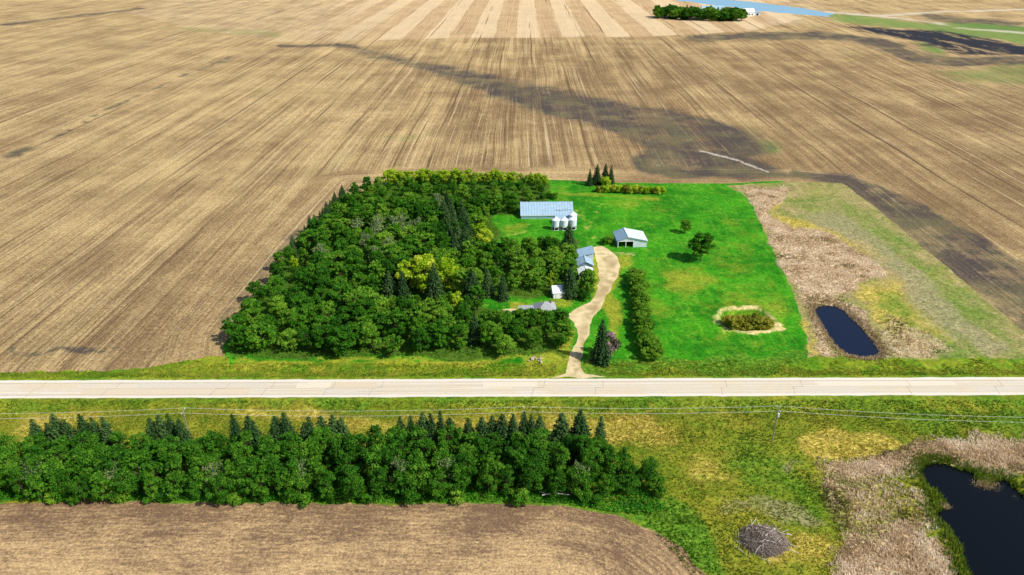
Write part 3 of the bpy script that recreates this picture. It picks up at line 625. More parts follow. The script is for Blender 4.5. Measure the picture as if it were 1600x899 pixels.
while n_wood < 262 and tries < 60000:
    tries += 1; x, y = random.uniform(lo[0], hi[0]), random.uniform(lo[1], hi[1]); p = np.array([x]), np.array([y])
    if sdf(*p, WOOD)[0] > -1.5 or any(sdf(*p, q)[0] < 1 for q in CLEAR) or any(np.hypot(x - c[0], y - c[1]) < r for c, r in BARE): continue
    d = 5.6 if tries < 30000 else 4.7
    if not free(x, y, d): continue
    keep(x, y, d); n_wood += 1; px, py = proj(np.array(x), np.array(y), np.array(0.)); px, py = float(px), float(py)
    if py > 495 and px > 735: z, h = 'leafy tree in the dense woods between house and highway', random.uniform(7.5, 10)
    elif py > 505: z, h = 'leafy green tree in the roadside front of the woodlot', random.uniform(8, 11)
    elif px > 735 and py > 375: z, h = 'leafy tree in the dark grove between clearing and white garage', random.uniform(8, 11)
    elif py < 345: z, h = 'leafy tree at the far end of the woodlot, near the long shed', random.uniform(7, 10)
    elif px < 470 + (505 - py) * .0 and py > 400: z, h = 'leafy green tree on the left field side of the woodlot', random.uniform(7.5, 10)
    else: z, h = 'leafy green tree in the crowded middle of the woodlot', random.uniform(8.5, 11.5)
    if 765 < px < 900 and py > 490: h = min(h, max(3.6, (py - 482) * .24))
    if 735 < px < 900 and 370 < py < 460: h = min(h, max(4, (py - 368) * .27))
    if 600 < px < 735 and 462 < py < 520: h = min(h, max(3.5, (py - 458) * .22))
    if py < 330: h = min(h, random.uniform(5, 7))
    size = 'low' if h < 6.5 else ('tall' if h > 9.8 else 'mid-height')
    side = (('back ' if py < 415 else 'front ') if 345 <= py <= 505 else '') + ('left' if px < 500 else 'centre' if px < 600 else 'right') if px < 735 or py < 345 else 'right side'
    tree('leafy', x, y, h, f'{size} {z}, {side}', 'tree', f'{size} {z}, {side}'.replace(' tree ', ' trees ', 1), wide=random.uniform(.95, 1.3))
for k in range(26):   # bright row on the far property line
    t = k / 25; x, y = P(606 + 246 * t, 290 - 2 * math.sin(t * 3)); x += random.uniform(-.8, .8)
    tree('yellow', x, y + random.uniform(-1, 1), random.uniform(7.5, 10) * (1.05 - .3 * t), 'bright yellow-green tree in the long row on the far property line', 'tree', 'bright row on the far property line', wide=1.1)
for k in range(15):
    t = k / 14; x, y = P(936 + 98 * t, 300 + 3 * t)
    tree('shrub_yellow' if k % 3 else 'shrub_willow', x, y, random.uniform(3.2, 4.6), 'yellow-green shrub in the hedge right of the four spruces', 'shrub', 'far hedge right of the four spruces', wide=1.2)
tpx('shrub_yellow', 946, 291, 5.5, 'taller yellow shrub in front of the four far spruces', 'shrub')
for k, (px, py) in enumerate([(848,312),(858,310),(868,311)]): tpx('shrub', px, py, 3.8, 'green shrub behind the ridge of the long metal shed', 'shrub', 'shrubs behind the long shed')
tpx('leafy', 1095, 407, 12.5, 'big lone round tree standing on the open lawn', 'tree', wide=1.25, pick=0)
tpx('leafy', 1070, 364, 7, 'smaller lone round tree on lawn beyond the big lone tree', 'tree', wide=1.05, pick=2)
tpx('shrub_lilac', 952, 556, 9.5, 'pinkish blooming lilac against the right side of the entrance spruce', 'shrub', name='lilac_bush', wide=.6)
for k, (px, py) in enumerate([(988,434),(997,440),(992,450),(1001,456),(996,466),(1004,474),(999,484),(1006,500),(1000,508),(1007,520),(1003,530),(1012,538),(1006,548),(1017,555),(1010,562),(1024,562),(994,445),(999,461),(1001,479),(1003,490),(1004,495),(1004,514),(1006,526),(1009,543),(1014,549)]):
    tpx('hedge', px, py, random.uniform(4.4, 6.2), 'bushy green tree in the hedge row right of the driveway, ' + ('farther half' if py < 492 else 'nearer half'), 'tree', 'hedge row right of driveway, ' + ('farther half' if py < 492 else 'nearer half'), name='hedge_tree', wide=1.5, pick=(2, 0, 4, 6)[k % 4])
for k, (px, py) in enumerate([(921,462),(910,466),(915,470),(899,465)]):
    tpx('leafy', px, py, 4.3, 'rounded green tree between the metal sheds and white garage', 'tree', 'trees between sheds and garage', wide=1.1)
for k, (px, py, h) in enumerate([(812,502,5),(822,512,7.4),(832,508,6.4),(842,508,6.2),(850,506,5.2),(862,508,5.9),(872,507,5.8),(882,512,6.4)]):
    tpx('leafy', px, py, h, 'low leafy tree right in front of the half hidden house', 'tree', 'low trees in front of the house', wide=1.25)
for k, (px, py) in enumerate([(945,382),(952,380)]): tpx('shrub', px, py, 3.6, 'dark shrub against the left wall of the open barn', 'shrub', 'shrubs left of the open barn')
for k, (px, py, h) in enumerate([(1136,506,2.6),(1145,512,3.4),(1156,514,3.2),(1170,512,3.6),(1182,511,3.4),(1192,506,2.8),(1165,502,2.6),(1178,500,2.4),(1150,503,2.4),(1200,512,2.2)]):
    tpx('shrub_willow', px, py, h + 1.7, 'olive willow bush growing inside the sandy dugout', 'shrub', 'willows in the dugout', name='willow_bush', wide=1.0)

# ------------------------------------------------------------------ near shelterbelt
xl = P(0, 740)[0] - 6; 
bel = []
for row, (yb, st) in enumerate(((126.5, 5.2), (130.5, 5.6), (134.5, 5.6), (138, 6.5))):
    x = xl - 4 + row * 1.7
    xe = P(1000, 740)[0] + (-3, 3, 1, -4)[row]
    while x < xe:
        t = (x - xl) / (xe - xl); f = 1 if t < .9 else 1 - (t - .9) * 3.5
        bel.append((x + random.uniform(-1.2, 1.2), yb + random.uniform(-1.2, 1.2) - (1.2 if x < -40 else 0), row, f * (1.0 if x > -70 else .97))); x += st * random.uniform(.85, 1.15)
for x, y, row, f in bel:
    h = f * random.uniform(9.4, 12) * (.86 if row == 0 else 1)
    sec = ('left edge of the photo', 'left part', 'middle', 'right of its middle', 'right end')[min(4, int((x - xl + 4) / (P(1000, 740)[0] - xl) * 5))]; sz_ = 'tall' if h > 10.6 else ('low' if h < 8.8 else 'mid-height')
    r_ = ('field side', 'field side', 'road side', 'road side')[row]
    tree('belt', x, y, h, f'{sz_} leafy tree on the {r_} of the near shelterbelt, {sec}', 'tree', f'{sz_} near shelterbelt trees, {r_}, {sec}', name='shelterbelt_tree', wide=random.uniform(.82, 1.05))
for px, h in [(52,12),(72,11),(85,12.4),(102,11),(128,12.2),(145,11),(163,12.4),(235,11.4),(250,12.6),(264,13),(280,12),(366,12.6),(388,11.4),(430,11.6),(445,12),(475,11.6),(483,12),(502,12.4),(520,12.8),(533,11.4),(625,12.5),(641,13),(660,12.8),(673,13),(688,13),(702,11.5),(731,11),(752,11.4),(768,12.6),(784,12),(801,13),(818,12),(829,11),(843,11.8),(877,12.6),(906,13),(938,12.4)]:
    x = P(px, 700)[0] * 1.0; y = 141.8 + random.uniform(-1, 1)
    x = (px - 800) / FPX * (math.hypot(1, 0) * (y * math.cos(PITCH) + (CAM_H - 9) * math.sin(PITCH)))
    sec = 'left third' if px < 420 else ('middle' if px < 720 else 'right third')
    tree('spruce', x, y, h * random.uniform(.9, 1.05), f'dark spruce topping the road side of the near shelterbelt, {sec}', 'spruce', f'near shelterbelt spruces, {sec}', wide=random.uniform(.8, 1.2))
for px, py in [(62,768),(190,770),(338,766),(476,768),(628,766),(700,764),(905,768)]:
    tpx('pale', px, py, random.uniform(8.5, 10), 'thin half bare tree with pale limbs on the field side of the belt', 'tree', 'half bare trees in the belt', wide=.9)
for px, py, h in [(1010,762,7),(1024,770,5.5),(1030,778,4.5),(985,770,6)]:
    tpx('belt', px, py, h, 'low leafy tree tapering off the right end of the shelterbelt', 'tree', 'low trees at the right end of the belt', wide=1.1)
for k in range(22):
    px = random.uniform(5, 960); tpx('shrub', px, 782 + random.uniform(-4, 6) + (4 if px > 850 else 0), random.uniform(2.6, 4.6), 'round green bush at the foot of the shelterbelt by the ploughed field', 'shrub', 'bushes at the foot of the shelterbelt', wide=1.15)

# ------------------------------------------------------------------ undergrowth, reeds and tall grass
def leaf_stuff(name, pts_, h, mat, label, cat, size=.4):
    global rng; rng = np.random.default_rng(77); k = len(pts_)
    z = terrain(pts_[:, 0], pts_[:, 1]) + h * rng.uniform(.1, 1, k); c = np.stack([pts_[:, 0], pts_[:, 1], z], -1)
    me = quads(name, c, unit(np.array([0, 0, 1.0]) + .7 * rng.normal(size=(k, 3))), size * rng.uniform(.6, 1.4, k), np.clip(.5 + .35 * fbm(pts_[:, 0] / 3, pts_[:, 1] / 3, 4) * 2 + rng.normal(0, .12, k), 0, 1), mat)
    return tag(link(name, me), label, cat, kind='stuff')
def scatter(poly, n, seed):
    r_ = np.random.default_rng(seed); lo, hi = poly.min(0), poly.max(0); q = r_.uniform(lo, hi, (int(n * 3), 2)); q = q[sdf(q[:, 0], q[:, 1], poly) < 0]; return q[:n]
q = scatter(W([(-60,742),(500,742),(960,742),(1020,770),(1040,796),(1000,806),(950,800),(880,788),(800,785),(600,786),(400,785),(200,783),(-60,784)]), 26000, 3)
leaf_stuff('undergrowth', q, np.where(fbm(q[:, 0] / 6, q[:, 1] / 6, 8) > -.1, .9, .5), m_under, 'low bright green undergrowth along the foot of the near shelterbelt', 'undergrowth')
q = scatter(WOOD, 30000, 4); leaf_stuff('woodland_undergrowth', q, 1.5, m_leaf, 'dark leafy undergrowth between the woodlot trees', 'undergrowth', .5)
def tufts(name, q, hgt, wid, tone, mat, label, cat, nb=4):
    """grass tufts: a few leaning blades each"""
    r_ = np.random.default_rng(len(q)); k = len(q); z = terrain(q[:, 0], q[:, 1]); Vs, T = [], []
    for b in range(nb):
        a = r_.uniform(0, 6.28, k); o = np.stack([np.cos(a), np.sin(a)], -1); base = q + o * wid * r_.uniform(0, .8, (k, 1)); L = hgt * r_.uniform(.55, 1.15, k); ln = r_.uniform(.15, .6, (k, 1)) * L[:, None]
        p = np.stack([-o[:, 1], o[:, 0]], -1) * wid * .5; tip = base + o * ln + np.array([.12, -.05]) * L[:, None]
        Vs.append(np.stack([np.c_[base - p, z - .05], np.c_[base + p, z - .05], np.c_[tip, z + L]], 1)); T.append(np.clip(tone + r_.normal(0, .13, k), 0, 1))
    V = np.vstack(Vs).reshape(-1, 3); me = fastmesh(name, V, np.arange(len(V)).reshape(-1, 3), {'leaf': ('FACE', np.concatenate(T))}); me.materials.append(mat)
    return tag(link(name, me), label, cat, kind='stuff')
def tuft_material(name, stops):
    g = G(name); return g.bsdf(g.ramp(g.attr('leaf'), stops), .85, spec=.1, trans=.3)
m_reed = tuft_material('dry_reed', [(.0, C(116, 116, 56)), (.3, C(192, 166, 124)), (.65, C(228, 206, 172)), (1, C(244, 230, 206))])
m_tall = tuft_material('tall_grass', [(.0, C(56, 104, 24)), (.35, C(114, 138, 38)), (.65, C(172, 160, 62)), (1, C(226, 202, 116))])
from mathutils.kdtree import KDTree
gi = np.where((np.abs(GX) < 260) & (GY > 70) & (GY < 430))[0]; kd = KDTree(len(gi))
for j, i in enumerate(gi): kd.insert((GX[i], GY[i], 0), j)
kd.balance()
def sample(q, *ms):
    idx = gi[[kd.find((x, y, 0))[1] for x, y in q]]; return [M[m][idx] for m in ms]
def dry(q, poly): return q[sdf(q[:, 0], q[:, 1], poly) > .3]
for nm, poly, n, wp, lb in (('reeds', W([(1135,290),(1320,287),(1640,552),(1640,560),(1262,560),(1186,345)]), 30000, POND, 'dry tan cattails and reeds round the oval pond'),
                            ('reeds', W([(1260,672),(1640,672),(1640,960),(1240,960)]), 26000, SLOUGH, 'dry tan reeds and sedge round the dark near slough')):
    q = dry(scatter(poly, n, n), wp); (a,) = sample(q, 'reed'); r_ = np.random.default_rng(5).uniform(size=len(q)); q = q[(a > r_ * .8 + .1)]
    tone = .68 + .7 * fbm(q[:, 0] / 5, q[:, 1] / 5, 12) - .5 * sstep(.1, .4, fbm(q[:, 0] / 9, q[:, 1] / 9, 14)); tufts(nm, q, .7 + .35 * fbm(q[:, 0] / 4, q[:, 1] / 4, 15), .3, tone, m_reed, lb, 'reeds')
for wp, lb, n, hh in ((SLOUGH, 'green rushes fringing the dark near slough', 5200, 1.1), (POND, 'olive rushes fringing the oval pond', 2200, .8)):
    r_ = np.random.default_rng(n); p = dens(wp); q = p[r_.integers(0, len(p), n)] + r_.normal(0, 1.6, (n, 2)); sd = sdf(q[:, 0], q[:, 1], wp); q = q[(sd > -.5) & (sd < 4)]
    tufts('rushes', q, hh, .3, .15 + .3 * r_.uniform(size=len(q)), m_reed if wp is POND else m_tall, lb, 'rushes')
for cx, cy, r0, n in ((1540,757,2.6,240),(1565,770,1.2,70),(1583,776,.9,45),(1478,790,1.2,70)):   # reed islets
    c = P(cx, cy); r_ = np.random.default_rng(n); q = c + r_.normal(0, r0 * .45, (n, 2)) * np.array([1.4, .8])
    me = tufts('reed_islet', q, .9, .3, .2 + .35 * r_.uniform(size=n), m_reed, 'small clump of reeds standing in the dark slough', 'reeds'); 
q = scatter(W([(-80,629),(1680,627),(1680,960),(1130,960),(1010,815),(960,700),(900,690),(600,680),(-80,690)]), 52000, 9); q = dry(q, SLOUGH)
gd, lu, rd_ = sample(q, 'gold', 'lush', 'reed'); r_ = np.random.default_rng(6); kp = (rd_ < .5) & (r_.uniform(size=len(q)) < .35 + .5 * sstep(-.2, .3, fbm(q[:, 0] / 7, q[:, 1] / 7, 21)))
q = q[kp]; tone = np.clip(.42 + .35 * gd[kp] - .35 * lu[kp] + .3 * fbm(q[:, 0] / 4, q[:, 1] / 4, 23), 0, 1)
tufts('meadow_grass', q, .42, .3, tone, m_tall, 'rough green and golden grass south of the highway', 'grass', 3)
q = scatter(W([(-80,593),(1680,588),(1680,562),(1270,560),(920,568),(360,568),(300,562),(200,578),(-80,582)]), 12000, 10); dx = np.abs(q[:, 0] - P(900, 580)[0]); q = q[dx > 6]; qx, qy = proj(q[:, 0], q[:, 1], np.zeros(len(q))); q = q[qy > 568 + 22 * fbm(q[:, 0] / 5, q[:, 1] / 5, 81) - 6 * (qx < 860)]
tufts('roadside_weeds', q, .35, .3, np.clip(.4 + .5 * fbm(q[:, 0] / 6, q[:, 1] / 3, 25), 0, 1), m_tall, 'uncut weedy grass in the ditch north of the highway', 'grass', 3)

# ------------------------------------------------------------------ buildings
m_tin = flat('galvanised_roof', C(156, 184, 202), .45, .14, .7, .0, .5); m_tin2 = flat('white_steel', C(204, 214, 220), .5, .13, .7, 0, .4); m_tin_w = flat('weathered_shaded_tin', C(132, 160, 178), .5, .2, .5, 0, .4)
m_white = flat('white_siding', C(236, 236, 232), .6, .05, 1); m_shing = flat('grey_shingle', C(146, 146, 148), .85, .15, 2); m_dark = flat('dark_interior', C(40, 36, 34), .9, .2, 1); m_post = flat('weathered_wood', C(120, 104, 86), .9, .25, 2)
m_hroof = flat('pale_shingle', C(158, 160, 162), .85, .12, 2); m_glass = flat('window_glass', C(60, 72, 84), .1, .05, 1, 0, .6); m_bin2 = flat('pale_steel', C(220, 226, 230), .45, .08, 1, 0, .4); m_seam = flat('roof_seam', C(140, 160, 172), .5, .05, 1)
def gable(name, loc, rz, wx_, dy, eave, rise, label, wall, roof, along='X', open_front=False, cat='shed', panels=0, over=.35, parts=True):
    """a gabled building; along = direction of the ridge"""
    t = thing(name, loc, rz, label, cat); X, Y = wx_ / 2, dy / 2
    if along == 'Y': fr = lambda a, b, z: (b, a, z); A, B = Y, X
    else: fr = lambda a, b, z: (a, b, z); A, B = X, Y
    def wallq(pts_):
        mb = MB(); mb.add(pts_, [tuple(range(len(pts_)))]); o = mb.build('wall', wall, t); md = o.modifiers.new('thickness', 'SOLIDIFY'); md.thickness = .12; md.offset = 0; return o
    zb = -.2
    sides = {'front': [fr(-A, -B, zb), fr(A, -B, zb), fr(A, -B, eave), fr(-A, -B, eave)], 'back': [fr(-A, B, zb), fr(A, B, zb), fr(A, B, eave), fr(-A, B, eave)],
             'end0': [fr(-A, -B, zb), fr(-A, B, zb), fr(-A, B, eave), fr(-A, 0, eave + rise), fr(-A, -B, eave)], 'end1': [fr(A, -B, zb), fr(A, B, zb), fr(A, B, eave), fr(A, 0, eave + rise), fr(A, -B, eave)]}
    for s in sides.values(): wallq(s)
    k = over; sl_ = rise / B
    for s in (-1, 1):
        n = panels or 1; xs = np.linspace(-A - k, A + k, n + 1)
        for i in range(n):
            mb = MB(); mb.slab([fr(xs[i], s * (B + k), eave - sl_ * k + .1), fr(xs[i + 1] - (.03 if n > 1 else 0), s * (B + k), eave - sl_ * k + .1), fr(xs[i + 1] - (.03 if n > 1 else 0), 0, eave + rise + .1), fr(xs[i], 0, eave + rise + .1)], .08)
            mb.build('roof_panel', roof, t)
            if n > 1: mb = MB(); a = Vector(fr(xs[i], s * (B + k), eave - sl_ * k + .13)); b = Vector(fr(xs[i], 0, eave + rise + .13)); mb.tube([a, b], [.06, .06], 4); mb.build('roof_seam', m_seam, t)
    mb = MB(); mb.tube([fr(-A - k, 0, eave + rise + .12), fr(A + k, 0, eave + rise + .12)], [.12, .12], 6); mb.build('ridge_cap', roof, t)
    return t
def gpt(px, py): x, y = P(px, py); return (x, y, tz(x, y))
def panel(t, name, mat, x0, x1, y0, y1, z0, z1): mb = MB(); mb.box(x0, x1, y0, y1, z0, z1); return mb.build(name, mat, t)

x0, y0 = P(814, 342); x1, _ = P(895, 342)
t = gable('machine_shed', ((x0 + x1) / 2, y0 + 6.2, 0), .01, x1 - x0, 12.4, 1.9, 3.9, 'long low machine shed with ribbed pale blue metal roof', m_tin, m_tin, panels=19, over=.3)
A = (x1 - x0) / 2
panel(t, 'eave_trim', m_white, -A - .3, A + .3, -6.62, -6.5, 1.5, 1.72); panel(t, 'end_door', m_tin_w, A + .065, A + .12, -2, 2, 0, 3.6)
# rack of dark bars leaning before the shed's right end
rk = thing('hay_rack', gpt(881, 339), .05, 'dark open timber rack in front of the long shed right end', 'rack')
for i in range(7): panel(rk, 'post', m_post, -3.6 + i * 1.2 - .09, -3.6 + i * 1.2 + .09, -.09, .09, -.2, 3.4)
for z in (1.4, 2.4, 3.3): panel(rk, 'rail', m_post, -3.8, 3.8, -.17, -.095, z, z + .2)
# lean-to store behind the bins
t = thing('store_shed', gpt(883, 350), .0, 'small store with tilted pale roof right behind the grain bins', 'shed')
mb = MB(); mb.box(-4.2, 4.2, -2, 2.4, -.2, 2.0); mb.build('wall', m_tin_w, t)
for i in range(5):
    mb = MB(); a = -4.5 + i * 1.8; mb.slab([(a, -2.4, 2.1 + i * .12), (a + 1.77, -2.4, 2.22 + i * .12), (a + 1.77, 2.8, 3.2 + i * .12), (a, 2.8, 3.08 + i * .12)], .08); mb.build('roof_panel', m_tin, t)
panel(t, 'door', m_dark, -3.5, -2.3, -2.03, -1.98, 0, 1.8)
# hopper bins
m_bin = flat('bin_steel', C(208, 216, 222), .4, .08, 1.5, .0, .5); m_bin2 = flat('bin_roof', C(232, 234, 236), .4, .05, 1, .0, .5); m_leg = flat('bin_leg', C(214, 214, 212), .6, .1, 1)
for k, (px, py, lb) in enumerate([(868,358.5,'leftmost of the front three hopper grain bins'),(881,358.5,'middle one of the front three hopper grain bins'),(894.5,357.5,'rightmost of the front three hopper grain bins'),(895,350,'single grain bin standing behind the front three')]):
    t = thing('grain_bin', gpt(px, py), 0, lb, 'grain bin', 'hopper grain bins'); R = 1.75
    for j in range(4):
        mb = MB(); z = 1.7 + j * .72; mb.lathe([(R, z), (R + .05, z + .1), (R, z + .2), (R + .05, z + .34), (R, z + .48), (R + .05, z + .6), (R, z + .72)], 24); mb.build('wall_ring', m_bin, t, True)
    mb = MB(); mb.lathe([(R + .12, 4.56), (R + .1, 4.66), (.35, 5.75), (.35, 5.95), (.1, 6.05)], 24); mb.build('roof_cone', m_bin2, t)
    mb = MB(); mb.lathe([(.3, .5), (R - .02, 1.72)], 24); mb.build('hopper', m_bin, t, True)
    for j in range(6):
        a = j * math.pi / 3 + .2; mb = MB(); mb.tube([(R * math.cos(a), R * math.sin(a), -.1), (R * math.cos(a), R * math.sin(a), 2.0)], [.11, .11], 6); mb.build('leg', m_leg, t)
    mb = MB(); mb.lathe([(R + .02, .02), (R + .02, .14), (R - .16, .14), (R - .16, .02)], 24); mb.build('base_ring', m_leg, t)
# sheds along the drive
t = thing('tin_shed', gpt(914, 404), .0, 'far metal shed along driveway with single-slope blue roof', 'shed')
mb = MB(); mb.box(-2.9, 2.9, -3.4, 3.4, -.2, 2.3); mb.build('wall', m_tin2, t)
for i in range(6):
    b = -3.8 + i * 1.27; mb = MB(); mb.slab([(-3.2, b, 2.35), (3.2, b, 4.1), (3.2, b + 1.25, 4.1), (-3.2, b + 1.25, 2.35)], .07); mb.build('roof_panel', m_tin, t)
mb = MB(); mb.add([(2.9, -3.4, 2.3), (2.9, 3.4, 2.3), (2.9, 3.4, 3.95), (2.9, -3.4, 3.95)], [(0, 1, 2, 3)]); mb.build('wall', m_tin2, t)
mb = MB(); mb.add([(-2.9, -3.4, 2.3), (2.9, -3.4, 2.3), (2.9, -3.4, 3.95)], [(0, 1, 2)]); mb.build('wall', m_tin2, t)
t = gable('tin_shed', gpt(913, 418), .03, 5.8, 5.6, 2.3, 1.5, 'middle metal shed along driveway with gabled blue roof', m_tin_w, m_tin, 'Y', panels=5, over=.4)
panel(t, 'door', m_dark, -.6, .6, -2.9, -2.87, 0, 1.9)
t = gable('tin_shed', gpt(915, 432), .03, 5.4, 6, 2.0, .9, 'nearest metal shed along driveway with pale grey-white roof', m_tin2, m_bin2, 'Y', panels=5, over=.35)
panel(t, 'door', m_tin_w, -1, 1, -3.1, -3.07, 0, 1.8)
# open barn: off-centre ridge, dark open bay at left, clad bay at right
X0, Y0 = P(965, 387); t = thing('open_barn', (X0, Y0, 0), .04, 'open-fronted barn with pale metal roof and dark bay on lawn', 'barn')
Wd, Dp, E, Rr, xr = 12.2, 9.6, 3.1, 4.9, 4.0
for i in range(6):
    b = -.5 + i * (Dp + .9) / 6; b2 = b + (Dp + .9) / 6 - .03
    mb = MB(); mb.slab([(-.5, b, E - .1), (xr, b, Rr), (xr, b2, Rr), (-.5, b2, E - .1)], .08); mb.build('roof_panel', m_tin_w, t)  # left slope in darker tin: shade away from the sun put into colour
    mb = MB(); mb.slab([(xr, b, Rr), (Wd + .4, b, 3.0), (Wd + .4, b2, 3.0), (xr, b2, Rr)], .08); mb.build('roof_panel', m_tin2, t)
mb = MB(); mb.tube([(xr, -.5, Rr + .03), (xr, Dp + .4, Rr + .03)], [.13, .13], 6); mb.build('ridge_cap', m_tin2, t)
panel(t, 'wall', m_tin2, 6.8, Wd, 0, .12, -.2, 3.0); panel(t, 'wall', m_tin2, Wd - .12, Wd, .125, Dp - .13, -.2, 2.95); panel(t, 'wall', m_tin_w, 0, .12, .2, Dp - .13, -.2, 3.0)
panel(t, 'wall', m_dark, 0, Wd, Dp - .12, Dp, -.2, 3.0); panel(t, 'partition_wall', m_dark, 6.8, 6.92, .125, Dp - .13, -.2, 3.1)
for x in (.1, 3.4, 6.6): panel(t, 'post', m_white, x - .12, x + .12, -.12, .1, -.2, 3.05)
panel(t, 'lintel', m_white, 0, 6.75, -.16, -.125, 2.7, 3.05)
mb = MB(); mb.add([(0, .02, 3.05), (Wd, .02, 3.0), (xr, .02, Rr - .1)], [(0, 1, 2)]); mb.build('gable_wall', m_tin2, t)
# white garage
t = gable('garage', gpt(872.5, 461), .12, 4.6, 5.4, 2.3, 1.5, 'small white garage with pale roof on the house lawn', m_white, m_bin2, 'X', cat='garage', over=.35)
d = panel(t, 'door', m_tin2, -1.5, .3, -2.82, -2.765, 0, 2.0)
for i in range(4): panel(d, 'door_panel', m_white, -1.45, .25, -2.85, -2.825, .08 + i * .48, .5 + i * .48)
f = panel(t, 'window', m_white, .8, 1.7, -2.82, -2.765, 1.0, 1.8); panel(f, 'pane', m_glass, .88, 1.62, -2.84, -2.825, 1.08, 1.72)
# house, half hidden in the trees
t = thing('house', gpt(852, 492), .1, 'grey hip-roofed house half hidden behind roadside trees', 'house')
mb = MB(); mb.box(-3.4, 3.4, -3.5, 3.5, -.2, 2.7); mb.build('wall', m_white, t)
def hip(t, x0, x1, y0, y1, z, zt, m_, rdg=1.0):
    cx, cy = (x0 + x1) / 2, (y0 + y1) / 2; a, b = (cx - rdg, cy, zt), (cx + rdg, cy, zt)
    for q in ([(x0, y0, z), (x1, y0, z), b, a], [(x1, y1, z), (x0, y1, z), a, b], [(x1, y0, z), (x1, y1, z), b], [(x0, y1, z), (x0, y0, z), a]):
        mb = MB(); mb.slab(q, .1); mb.build('roof_slope', m_, t)
hip(t, -3.8, 3.8, -3.9, 3.9, 2.75, 5.2, m_hroof, .3); panel(t, 'chimney', m_post, 1.6, 2.1, .5, 1.0, 3, 5.6)
panel(t, 'wing_wall', m_white, -9, -3.46, -2, 2.5, -.2, 2.4); panel(t, 'wing_roof', m_hroof, -9.3, -3.45, -2.3, 2.8, 2.42, 2.62)
for x in (-2.6, .3, 2.4): f = panel(t, 'window', m_white, x - .6, x + .6, -3.56, -3.505, .9, 2.1); panel(f, 'pane', m_glass, x - .5, x + .5, -3.58, -3.565, 1, 2)
panel(t, 'door', m_post, -1.4, -.5, -3.56, -3.505, 0, 2.05)

# ------------------------------------------------------------------ power line
m_pole = flat('pole_wood', C(150, 138, 120), .9, .25, 2); m_wire = flat('wire', C(236, 236, 224), .5, .02, 1); m_ins = flat('insulator', C(226, 226, 222), .3, .05, 1)
yp = 145.7; tops = []
def pole(px, lb):
    x = P(px, 690)[0] if px > 1000 else (px - 800) / FPX * (yp * math.cos(PITCH) + 110 * math.sin(PITCH))
    z = tz(x, yp); t = thing('utility_pole', (x, yp, z), 0, lb, 'utility pole', 'utility poles south of the highway')
    mb = MB(); mb.tube([(0, 0, -.4), (0, 0, 5.5), (0, 0, 11.3)], [.17, .15, .11], 8); mb.build('pole', m_pole, t)
    panel(t, 'crossarm', m_pole, -.07, .07, -1.2, 1.2, 10.3, 10.45)
    for dy in (-1.05, 1.05): mb = MB(); mb.lathe([(.06, 10.45), (.1, 10.55), (.06, 10.62), (.1, 10.7), (.03, 10.8)], 8, (0, dy)); mb.build('insulator', m_ins, t)
    mb = MB(); mb.tube([(.12, -.22, 8.3), (.12, -.22, 9.3)], [.26, .26], 10); mb.build('transformer_can', m_ins, t) if px == 1206 else None
    tops.append((x, yp, z)); return t
pole(-330, 'utility pole off the left end of the shelterbelt'); pole(286, 'utility pole behind the left third of the shelterbelt spruces'); pole(817, 'utility pole behind the right part of the shelterbelt spruces'); pole(1206, 'wooden utility pole with crossarm standing in the open meadow')
tops.append((tops[-1][0] + 118, yp - 4, 0))
for i in range(len(tops) - 1):
    for dy, nm in ((-1.05, 'near'), (1.05, 'far')):
        a, b = tops[i], tops[i + 1]; pl = []
        for k in range(17):
            s = k / 16; pl.append((a[0] + (b[0] - a[0]) * s, a[1] + (b[1] - a[1]) * s + dy, a[2] + (b[2] - a[2]) * s + 10.75 - 4 * s * (1 - s) * (abs(b[0] - a[0]) / 90) ** 2 * 1.3))
        mb = MB(); mb.tube(pl, [.022] * 17, 5)
        where = ('left of the frame', 'above the left half of the shelterbelt', 'between the belt pole and the meadow pole', 'from the meadow pole to the right edge')[i]
        tag(mb.build('power_line', m_wire), f'{nm} overhead power line {where}', 'power line', 'overhead power lines')

# ------------------------------------------------------------------ brush pile, rocks, fallen branch
cx, cy = P(1193, 846); t = thing('brush_pile', (cx, cy, tz(cx, cy)), 0, 'big heap of grey branches and ash on the near meadow', 'brush pile')
m_stick = [flat('grey_stick', C(142, 128, 116), .9, .3, 3), flat('pale_stick', C(206, 198, 190), .9, .2, 3), flat('brown_stick', C(98, 78, 62), .9, .3, 3)]
rd = random.Random(5)
mb = MB(); n = 26; rings = []
for j, (rr, z) in enumerate([(5.0, -.1), (4.2, .35), (3.0, .75), (1.7, .95), (.3, 1.0)]):
    mb.v += [(rr * (1 + rd.uniform(-.12, .12)) * math.cos(2 * math.pi * k / n), rr * .88 * (1 + rd.uniform(-.12, .12)) * math.sin(2 * math.pi * k / n), z + rd.uniform(-.3, .3) * (j > 0)) for k in range(n)]
mb.f = [(i * n + k, i * n + (k + 1) % n, (i + 1) * n + (k + 1) % n, (i + 1) * n + k) for i in range(4) for k in range(n)] + [tuple(range(4 * n, 5 * n))]
mb.build('debris_mound', flat('debris', C(104, 92, 82), .95, .6, 1.2, bump=.9), t)
def stick(L, r, rmax):
    a = rd.uniform(0, 6.28); rr = rmax * math.sqrt(rd.random()); c = Vector((rr * math.cos(a), rr * .88 * math.sin(a), 1.05 * (1 - (rr / 5.4) ** 2) + rd.uniform(-.05, .5)))
    d = Vector((math.cos(a + rd.gauss(0, .9)), math.sin(a + rd.gauss(0, .9)), -.42 * rr / 4 + rd.uniform(-.1, .35))).normalized() * L / 2; b = Vector((rd.uniform(-.2, .2), rd.uniform(-.2, .2), rd.uniform(0, .2)))
    return [c - d, c + b, c + d], [r, r * .8, r * .35]
